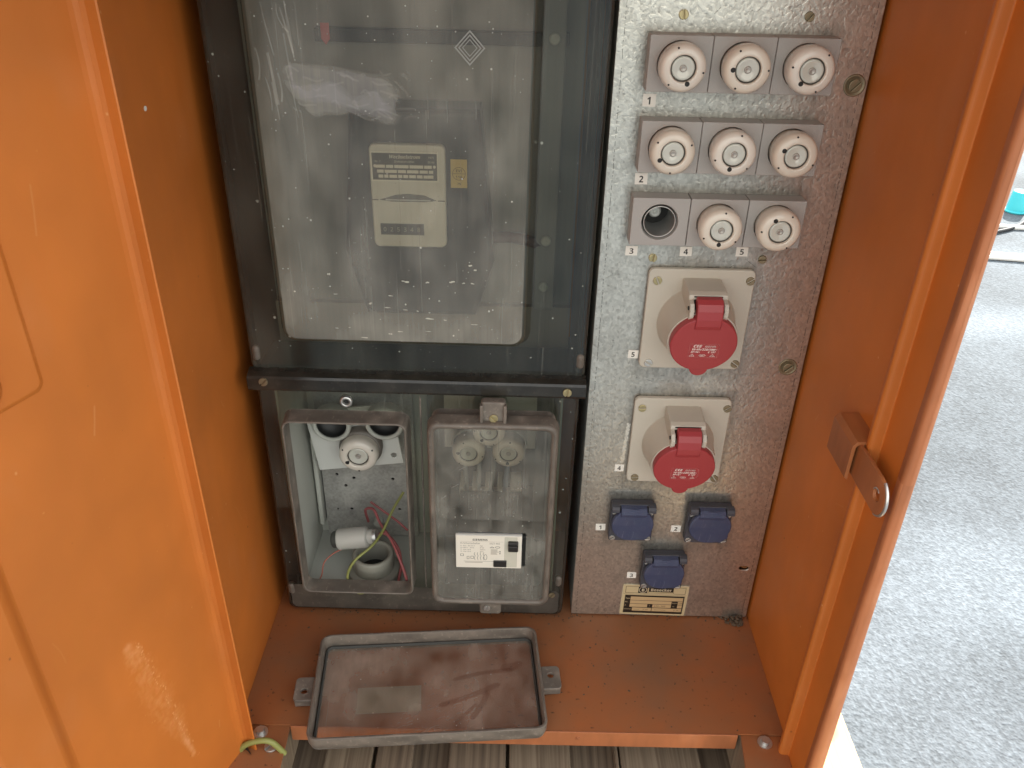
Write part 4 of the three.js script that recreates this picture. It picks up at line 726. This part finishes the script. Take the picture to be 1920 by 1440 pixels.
{ // the lid taken off the left hatch, lying rim up on the cabinet floor
  const o = thing('hatch_lid', 'loose clear hatch lid lying rim up on the cabinet floor', 'lid', [-83.5, 2, 123]);
  o.rotation.y = 0.083; const w = 128, h = 72;
  const rg = (d, y) => rrPts(-w + d, -h + d, w - d, h - d, 12 - d * 0.7).map(([x, z]) => [x, y, -z]);
  part('lid_rim', [loft([rg(4.5, 3), rg(4, 12), rg(3.4, 19.6), rg(2.4, 20.4), rg(0.6, 20.4), rg(-0.2, 19.4), rg(0.4, 8), rg(2, 2), rg(5, 0.3), rg(8, 0.1)])], phy([0.72, 0.69, 0.66], 0.5, { map: grimeTile, transmission: 0.25, thickness: 0, side: THREE.DoubleSide }), o);
  part('gasket', [loft([rg(4.8, 3.4), rg(5.6, 6.4), rg(7, 6.4), rg(7.6, 3.2)])], std([0.05, 0.05, 0.045], 0.7, { side: THREE.DoubleSide }), o);
  const pan = part('lid_panel', [sheet(rrPts(-w + 5, -h + 5, w - 5, h - 5, 9), [], 0).rotateX(-Math.PI / 2).translate(0, 3, 0)], M.traySheet, o);
  { const uv = pan.geometry.attributes.uv, p = pan.geometry.attributes.position; for (let i = 0; i < uv.count; i++) uv.setXY(i, p.getX(i), -p.getZ(i)); }
  part('sticker', [new THREE.BoxGeometry(72, 0.3, 35)].map((g) => T(g, -45, 2.5, 11)), phy([0.30, 0.30, 0.275], 0.6, {}), o, 'faded pale sticker');
  for (const s of [-1, 1]) {
    const hole = circlePts(s * 139, s > 0 ? 3 : -3, 3.6, 18);
    part('screw_tab', [ext(rrPts(s > 0 ? 126 : -150, -16, s > 0 ? 150 : -126, 16, 5, 5), [hole], 0, 4, 1, 2).rotateX(-Math.PI / 2).translate(0, 10, 0), rbox(s > 0 ? 127 : -149, s > 0 ? 149 : -127, 1, 11, 8, 14, 1.5)], M.rim, o);
  }
}
// ---------------------------------------------------------------- small things
{
  const gs = []; for (let i = 0; i < 60; i++) { const r = rr_(0.8, 3.4); gs.push(new THREE.IcosahedronGeometry(r, 0).scale(1, 0.6, 1.3).rotateY(rnd() * 6).translate(299 - Math.abs(rr_(-1, 1) * rr_(0, 26)), r * 0.4 + Math.max(0, rr_(-8, 6)), rr_(-4, 12))); }
  for (let i = 0; i < 70; i++) { const r = rr_(0.4, 1.2); gs.push(new THREE.IcosahedronGeometry(r, 0).scale(1, 0.7, 1.6).rotateY(rnd() * 6).translate(rr_(-280, 305), r * 0.4, 168 - 170 * rnd())); }
  for (let i = 0; i < 90; i++) { const r = rr_(0.5, 1.3); gs.push(new THREE.IcosahedronGeometry(r, 0).rotateY(rnd() * 6).translate(rr_(-270, 295), r * 0.5, -2 + 16 * rnd() * rnd())); }
  const d = part('dirt_crumbs', gs, M.dirt); tag(d, 'dry dirt crumbs along the back edge of the cabinet floor', 'dirt'); d.userData.kind = 'stuff';
}
{
  const t = thing('turquoise_tub', 'turquoise plastic tub standing on the asphalt far right', 'tub', [1891, -214, -2283]);
  part('tub_wall', [new THREE.LatheGeometry(V2([[36, 0], [35, 4], [29, 76], [26, 80], [0, 81]]), 32)], M.turquoise, t); part('tub_rim', [new THREE.TorusGeometry(36, 4, 10, 40).rotateX(Math.PI / 2).translate(0, 5, 0)], M.turquoise, t);
}
tag(part('ground_cable', tube([[1100, -206, -1700], [1500, -206, -1830], [1640, -206, -1812], [1760, -206, -1800], [2100, -206, -1780], [2700, -206, -1700]], 8, 90, 10), M.whiteCable), 'farther of two white cables lying close together on the sunlit asphalt', 'cable');
tag(part('ground_cable', tube([[1000, -206, -1720], [1400, -206, -1800], [1640, -206, -1780], [1800, -206, -1750], [2200, -206, -1690], [2800, -206, -1800]], 8, 90, 10), M.whiteCable), 'nearer of two white cables lying close together on the sunlit asphalt', 'cable');
tag(part('ground_cable', tube([[1100, -206, -2160], [1600, -206, -2110], [1800, -206, -2085], [2000, -206, -2080], [2500, -206, -2100]], 9, 90, 10), M.whiteCable), 'single white cable on the asphalt just before the turquoise tub', 'cable');
tag(part('ground_cable', tube([[1300, -206, -1700], [1640, -206, -2000], [1790, -206, -2090], [1960, -206, -2260], [2300, -206, -2600]], 6, 90, 10), std([0.02, 0.02, 0.022], 0.6)), 'black cable running off towards the turquoise tub', 'cable');

renderer.render(scene, camera);
